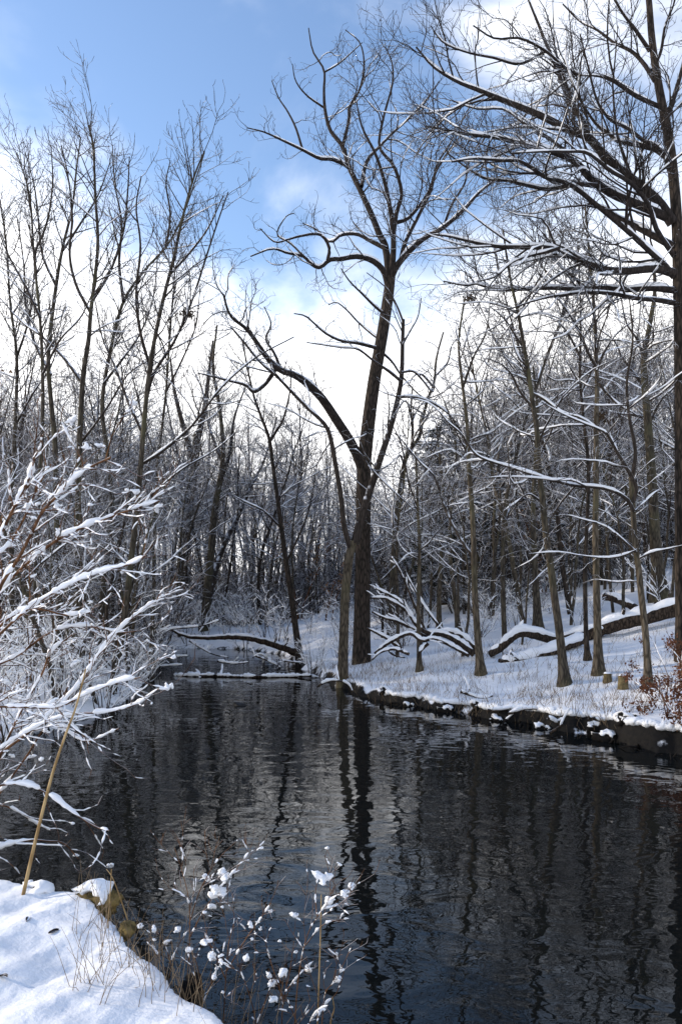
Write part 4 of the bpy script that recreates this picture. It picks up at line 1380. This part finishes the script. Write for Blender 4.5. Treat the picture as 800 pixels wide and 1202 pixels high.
sp = []
t_ = 0
while len(sp) < 420 and t_ < 9000:
    t_ += 1
    px, y = rng.uniform(360, 830), rng.uniform(11.5, 20)
    x = (px - 400) / F * y
    d = float(pond_sd(np.array([x]), np.array([y]))[0])
    if d < 0.15 or rng.uniform() > math.exp(-d / 2.2) + 0.12:
        continue
    sp.append((x, y))
V, Q = blades(sp, 0.06, 0.32, 0.0042, 5, per=7, spread=0.14)
o = mesh_obj('dry_grass', V, Q, M['dry_grass'])
o['kind'] = 'stuff'
o['label'] = 'thin dry grass and weed stalks poking through the far bank snow'
sp = []
while len(sp) < 62:
    px, py = rng.uniform(90, 300), rng.uniform(1080, 1230)
    y = 1.55 * F / (py - HOR)
    x = (px - 400) / F * y
    d = float(pond_sd(np.array([x]), np.array([y]))[0])
    if d < 0.02 or d > 0.5:
        continue
    sp.append((x, y))
V, Q = blades(sp, 0.07, 0.30, 0.0016, 6, per=3, spread=0.03, lean=0.3)
o = mesh_obj('dry_grass', V, Q, M['dry_grass'])
o['kind'] = 'stuff'
o['label'] = 'fine dry grass stalks standing in the near bank snow'


sp = []
t_ = 0
while len(sp) < 60 and t_ < 20000:
    t_ += 1
    y = rng.uniform(2.2, 3.3)
    x = (rng.uniform(190, 440) - 400) / F * y
    d = float(pond_sd(np.array([x]), np.array([y]))[0])
    if d < -0.06 or d > 0.10:
        continue
    sp.append((x, y))
V, Q = blades(sp, 0.12, 0.55, 0.0014, 16, per=5, spread=0.05, lean=0.28)
o = mesh_obj('dry_grass', V, Q, M['dry_grass'])
o['kind'] = 'stuff'
o['label'] = 'tangle of dry grass along the rim among the snow capped weeds'


# weeds at the near rim, capped with clots of snow
def weed(name, label, root_p, mains, seed, K, clots, mat='red_stem', lumpy=(1.0, 0.006), keep=0.55, r=0.0035, cat='weed', group=None, clot_r=(0.008, 0.02), snow_levels=True, step=0.02, lump=0.8, clot_l=(1.2, 3.2), twig_snow=1.0, main_keep=0.0, twig_keep=0.0):
    rg = np.random.RandomState(seed)
    b = np.array(root_p, float)
    st = []
    for m in mains:
        p = spline([np.array(q, float) for q in m], len(m) * 5)
        st.append((p, np.linspace(r, r * 0.45, len(p))))
    lev = [[] for _ in K.dens]
    for p, rr in st:
        ramify(lev, p, rr, 0, K, rg)
    root = empty(name, b, label, cat, group)
    V, Q = join([tubes([(p - b, q) for p, q in st], 5)] + [tubes([(p - b, q) for p, q in L], 3) for L in lev if L])
    mesh_obj('stems', V, Q, M[mat], root)
    parts = []
    for src, f_, kp in ((st, 1.0, keep + main_keep), (lev[0], twig_snow, keep + twig_keep), (lev[-1], twig_snow * 0.85, keep + twig_keep - 0.03)):
        sn = snow_on([(p - b, q) for p, q in src], rg, lumpy[0], lumpy[1] * f_, step=step * (0.5 + 0.5 * f_), keep=kp, lump=lump, sides=7, steep=0.25, rough=0.14)
        if sn is not None:
            parts.append(sn)
    # clots of snow caught in the forks and on the tips
    cand = [p[-1 - rg.randint(0, 2)] for L in lev for p, q in L] + [p[k] for p, q in st for k in range(len(p) // 2, len(p), 2)]
    cl_ = []
    for i in range(clots):
        c_ = cand[rg.randint(len(cand))] - b
        R = rg.uniform(*clot_r)
        for arm in range(rg.randint(1, 4)):
            d = norm(np.array([rg.normal(0, 1), rg.normal(0, 1), rg.normal(0, 0.5)]))
            L_ = R * rg.uniform(*clot_l)
            ts = np.linspace(-0.25, 0.75, 8)
            pp = c_ + d * L_ * ts[:, None] + rg.normal(0, R * 0.12, (8, 3)) + np.array([0, 0, R * 0.4])
            cl_.append((pp, R * np.array([0.02, 0.62, 0.9, 0.95, 0.85, 0.7, 0.5, 0.02]) * rg.uniform(0.6, 1.0) * (1 + 0.2 * rg.normal(0, 1, 8))))
    if cl_:
        parts.append(tubes(cl_, 8, 0.85, rough=0.16))
    V, Q = join(parts)
    mesh_obj('snow', V, Q, M['snow'], root)
    return root


KWd = Kind((17, 28), (0.42, 0.5), (0.20, 0.08), ang=(25, 60), wig=0.14, trop=0.03, t0=0.3, rmin=0.0011, npt=(5, 4), slim=0.009)
YW = 3.0
weeds = [
    ('tall weed reaching highest over the water, three snow clots at its tip', [[(215, 1185), (222, 1120), (222, 1060), (213, 1020), (205, 995)], [(222, 1085), (235, 1045), (255, 1010), (280, 985)], [(223, 1100), (245, 1060), (285, 1010), (292, 1000)]], 14, 3.15),
    ('bushy weed at the rim heaped with the most snow', [[(262, 1200), (265, 1150), (268, 1110), (275, 1075), (262, 1055)], [(266, 1140), (290, 1100), (305, 1080), (318, 1060)], [(265, 1150), (250, 1115), (240, 1095)]], 34, 3.0),
    ('weed leaning out with a starlike snow clot above the trunk reflection', [[(345, 1215), (350, 1150), (360, 1100), (378, 1068), (398, 1048)], [(358, 1110), (380, 1085), (410, 1078)], [(372, 1075), (370, 1050), (374, 1025)], [(378, 1068), (400, 1060), (418, 1040)]], 26, 3.0),
    ('upright weed with rounded snow clots, between bushy and leaning ones', [[(330, 1230), (332, 1180), (340, 1140), (345, 1105)], [(334, 1165), (355, 1140), (368, 1128)], [(333, 1175), (318, 1130), (310, 1100)]], 22, 2.95),
    ('low weed dotted with small snow beads at the frame bottom', [[(300, 1250), (300, 1200), (290, 1160), (280, 1135)], [(300, 1205), (315, 1165), (322, 1140)]], 26, 2.9),
    ('thin drooping weed dangling two clots over the dark water', [[(375, 1245), (378, 1200), (382, 1165), (394, 1150), (412, 1112)], [(380, 1180), (395, 1165), (404, 1140)]], 10, 2.95),
    ('small weed at the stone line speckled with fine snow', [[(195, 1170), (200, 1135), (192, 1105), (180, 1090)], [(200, 1130), (212, 1105), (222, 1090)], [(198, 1145), (185, 1120), (172, 1105)]], 26, 3.2),
    ('low clump of snowy weed half hidden at the frame bottom', [[(355, 1260), (352, 1215), (340, 1180), (330, 1165)], [(353, 1220), (370, 1190), (385, 1180)]], 24, 2.85),
    ('bent grassy weed along the rim between stones and bushy weed', [[(235, 1215), (238, 1170), (232, 1135), (222, 1110)], [(237, 1180), (252, 1145), (256, 1125)]], 20, 3.05),
]
for i, (lb, ms, nc, Y) in enumerate(weeds):
    rg = np.random.RandomState(900 + i)
    mm = []
    for m in ms:
        s = rg.uniform(-0.06, 0.06)
        mm.append([P(a, b, Y + s * k) for k, (a, b) in enumerate(m)])
    weed('snowy_weed', lb, mm[0][0], mm, 900 + i, KWd, max(4, nc // 3), r=0.0024, keep=0.34, lumpy=(1.0, 0.0030), twig_snow=0.62, twig_keep=-0.06, main_keep=0.12, clot_r=(0.005, 0.020) if i in (0, 1, 2) else (0.004, 0.015), step=0.009, lump=0.9, clot_l=(1.5, 3.6))
# bare dry stalks standing before the weeds
stalks = [('tall straight dry stalk among the rim weeds', [(372, 1225), (374, 1160), (376, 1100), (377, 1050)], 2.95), ('pale dry stalk with forked tip at the frame bottom', [(390, 1235), (388, 1200), (392, 1185), (390, 1170)], 2.9),
          ('pair dry stalk rising from the near snow beside the stone line', [(125, 1125), (127, 1085), (130, 1040), (131, 1020)], 3.4), ('dry stalk bending over the longest mossy stone', [(150, 1080), (140, 1050), (132, 1030), (125, 1020)], 3.55),
          ('short dry stalk stuck in the near snow slope', [(138, 1145), (140, 1115), (142, 1095)], 3.25)]
for i, (lb, m, Y) in enumerate(stalks):
    p = spline([P(a, b, Y) for a, b in m], 14)
    b = p[0].copy()
    V, Q = tubes([(p - b, np.linspace(0.0032, 0.0018, 14))], 5)
    tag(mesh_obj('dry_stalk', V, Q, M['tan_stem'], loc=b), lb, 'stalk')

# ------------------------------------------------------------------ the snow laden bush reaching in from the near bank
KH = Kind((9.0, 13.0), (0.20, 0.5), (0.26, 0.15), ang=(18, 55), wig=0.15, trop=0.0, t0=0.2, rmin=0.0022, npt=(6, 5), slim=0.009)
bush = [
    ('big bush stem, red brown, slanting up to the highest loaded tip', [(-70, 905), (-30, 760), (0, 690), (22, 655), (40, 620), (52, 598), (75, 575), (100, 552), (130, 537)], 4.4, 9),
    ('', [(-80, 860), (-20, 720), (25, 668), (70, 632), (100, 618), (135, 605), (160, 596), (188, 588)], 4.6, 6),
    ('', [(-80, 880), (-30, 780), (10, 735), (45, 707), (82, 686), (115, 672), (150, 663), (172, 652)], 4.5, 7),
    ('', [(-60, 960), (-10, 895), (37, 857), (82, 816), (112, 775), (137, 742), (157, 725), (177, 710), (198, 695)], 4.3, 8),
    ('', [(-60, 930), (0, 880), (50, 850), (90, 838), (124, 836), (161, 826), (187, 808)], 4.5, 6),
    ('', [(-80, 850), (-30, 830), (0, 829), (35, 830), (70, 829), (100, 815), (140, 800), (165, 795)], 4.2, 7),
    ('', [(-70, 930), (-20, 925), (20, 920), (52, 929), (82, 951), (112, 970), (128, 975)], 4.4, 5),
    ('', [(-70, 1030), (-20, 1003), (10, 992), (37, 986), (55, 987), (75, 990), (92, 1008)], 4.2, 6),
    ('', [(-90, 820), (-30, 700), (-5, 640), (12, 605), (25, 580), (35, 560), (40, 540)], 4.5, 6),
    ('', [(-90, 860), (-40, 720), (-10, 660), (10, 640), (30, 605), (45, 570), (60, 545)], 4.8, 6),
    ('', [(-80, 840), (-20, 790), (20, 770), (60, 742), (100, 735), (140, 742), (165, 740)], 4.7, 6),
    ('', [(-60, 800), (-10, 745), (20, 720), (48, 715), (80, 722), (110, 718)], 4.9, 5),
    ('', [(-40, 960), (10, 865), (25, 835), (50, 790), (60, 765), (85, 745)], 4.6, 6),
    ('', [(-80, 950), (-30, 955), (0, 945), (25, 955), (45, 968), (60, 975)], 4.6, 4),
    ('', [(-60, 1010), (-10, 945), (30, 890), (60, 850), (100, 870), (140, 855)], 4.8, 4),
]
tags = ['snow laden bush stems reaching in highest from the near bank, red brown wood', 'snow laden bush spreading level branches over the pond from the near bank', 'snow laden bush with drooping branches low over the near water']
sets = [[0, 1, 8, 9, 11], [2, 3, 5, 10, 12], [4, 6, 7, 13, 14]]
for s, (lb, ids) in enumerate(zip(tags, sets)):
    rg = np.random.RandomState(700 + s)
    mains = []
    rp = None
    for i in ids:
        _, pts, Y, wd = bush[i]
        sl = rg.uniform(-0.12, 0.12)
        mains.append([P(a, b, Y + sl * k) for k, (a, b) in enumerate(pts)])
    # every stem springs from one stool on the bank
    cx, cy = -2.35 - 0.25 * s, 4.15 + 0.2 * s
    foot = np.array([cx, cy, gz(cx, cy) - 0.05])
    for m in mains:
        m.insert(0, foot + np.append(rg.normal(0, 0.06, 2), 0))
    K = KH if s < 2 else Kind((3.2, 5.0), (0.22, 0.45), (0.28, 0.14), ang=(25, 55), wig=0.12, trop=0.0, t0=0.2, rmin=0.002, npt=(6, 5), slim=0.008)
    weed('snow_laden_bush', lb, foot, mains, 700 + s, K, (26, 30, 10)[s], r=0.012 - 0.002 * s, lumpy=(0.6, 0.0098), keep=0.54, twig_snow=0.30, main_keep=0.08, twig_keep=0.08, cat='bush', clot_r=(0.009, 0.017), step=0.024, lump=0.75, clot_l=(2, 4))

# the tan cane standing up from the near snow
p = spline([P(25, 1062, 3.75), P(40, 995, 3.78), P(60, 915, 3.8), P(76, 866, 3.85), P(90, 828, 3.9), P(101, 785, 3.95)], 30)
b = p[0].copy()
V, Q = tubes([(p - b, np.linspace(0.0092, 0.0035, 30))], 7)
tag(mesh_obj('cane', V, Q, M['tan_stem'], loc=b), 'pale tan cane slanting up from the near bank snow', 'cane')


# ------------------------------------------------------------------ leafy bits
def leaves_on(points, size, rg, n):
    q = []
    for i in range(n):
        c = points[rg.randint(len(points))] + rg.normal(0, 0.04, 3)
        a = norm(rg.normal(0, 1, 3)) * size * rg.uniform(0.6, 1.2)
        b_ = norm(np.cross(a, rg.normal(0, 1, 3))) * size * rg.uniform(0.3, 0.55)
        q.append([c - a, c + b_ + np.array([0, 0, -0.2 * size]), c + a, c - b_])
    q = np.array(q)
    return q.reshape(-1, 3), np.arange(len(q) * 4).reshape(-1, 4)


def leafy(name, label, x, y, H, nst, leaf, n, seed, size, spread=0.8, snow=True, cat='shrub', K=KS, r0=0.010):
    st, lev, rg = shrub_parts(seed, H, nst, spread, r0, K)
    root = empty(name, (x, y, gz(x, y)), label, cat)
    V, Q = join([tubes(st, 5)] + [tubes(L, 3) for L in lev if L])
    mesh_obj('stems', V, Q, M['red_stem'], root)
    pts = np.concatenate([p[len(p) // 2:] for p, _ in lev[-1]])
    V, Q = leaves_on(pts, size, rg, n)
    mesh_obj('leaves', V, Q, M[leaf], root, smooth=False)
    if snow:
        sn = snow_on(st + lev[0], rg, 1.0, 0.007, step=0.06, keep=0.55, lump=0.8, steep=0.3)
        if sn is not None:
            mesh_obj('snow', sn[0], sn[1], M['snow'], root)
    return root


for i, (lb, px, py, H, n) in enumerate((
        ('rusty leaved shrub upslope at the edge of the far bank', 796, 795, 1.0, 800), ('rusty leaved shrub overhanging the dark bank at the picture edge', 792, 838, 0.65, 650),
        ('small rusty leaved shrub beside the slim trunk foot', 774, 818, 0.55, 330), ('rusty leaved shrub tuft below the slim trunk, on the bank lip', 744, 838, 0.3, 120), ('rusty leaved shrub sprawling over the bank lip nearest the water', 806, 852, 0.5, 500))):
    y = hit(px, py)
    leafy('rusty_shrub', lb, (px - 400) / F * y, y, H, 7, 'rust_leaf', n, 820 + i, 0.030)
KL = Kind((2.4, 4.0), (0.45, 0.5), (1.0, 0.5), ang=(30, 65), wig=0.14, trop=0.04, t0=0.25, rmin=0.006, npt=(6, 4))
for i, (lb, px, Y, H, n) in enumerate((
        ('young tree still holding tan leaves beyond the pond head, behind the leaning tree', 352, 32.5, 7.5, 420), ('young tree holding brown leaves behind the shore trees at the edge of the picture', 20, 24, 9.0, 900),
        ('young tree with brown leaves at the foot of the distant flat', 385, 30.5, 2.4, 200), ('small brown leaved tree on the slope between the trunks', 640, 27, 3.2, 160))):
    x = (px - 400) / F * Y
    leafy('leafy_sapling', lb, x, Y, H, 2, 'tan_leaf', n, 840 + i, 0.05, spread=0.22, cat='tree', K=KL, r0=0.04)

for i, (lb, px, py) in enumerate((('curled dead leaf on the near snow below the longest mossy stone', 63, 1096), ('dark dead leaf half sunk in the near snow, beside the dry stalks', 33, 1082), ('dead leaf lying at the edge of the near snow slope', 4, 1149))):
    rg = np.random.RandomState(70 + i)
    c = GP(px, py, 0.008)
    us, vs = np.linspace(-1, 1, 7), np.linspace(-1, 1, 5)
    V = [(u * 0.022, v * 0.010 * (1 - u * u) ** 0.6, 0.006 * v * v + 0.004 * math.sin(2 * u + i)) for u in us for v in vs]
    Q = [(a * 5 + b_, a * 5 + b_ + 1, a * 5 + b_ + 6, a * 5 + b_ + 5) for a in range(6) for b_ in range(4)]
    o = tag(mesh_obj('dead_leaf', V, Q, M['log'], loc=c), lb, 'leaf')
    o.rotation_euler = (0.2, 0.1, 0.7 + i)

# squirrel nests, balls of dead leaves lodged in forks
for i, (lb, px, py, Y) in enumerate((('dark squirrel nest of dead leaves high in the boughs beneath the oak limbs', 551, 351, 17.0), ('dark squirrel nest in the shore tree crowns', 220, 368, 17.0), ('snow capped leaf nest in the branches beside the pale straight trunk', 706, 491, 15.2))):
    rg = np.random.RandomState(60 + i)
    c = P(px, py, Y)
    pts = rg.normal(0, 0.045, (60, 3)) * np.array([1.2, 1, 0.8])
    V, Q = leaves_on(pts, 0.04, rg, 150)
    tag(mesh_obj('squirrel_nest', V, Q, M['nest'], loc=c, smooth=False), lb, 'nest')
print('faces', sum(len(m.polygons) for m in bpy.data.meshes))
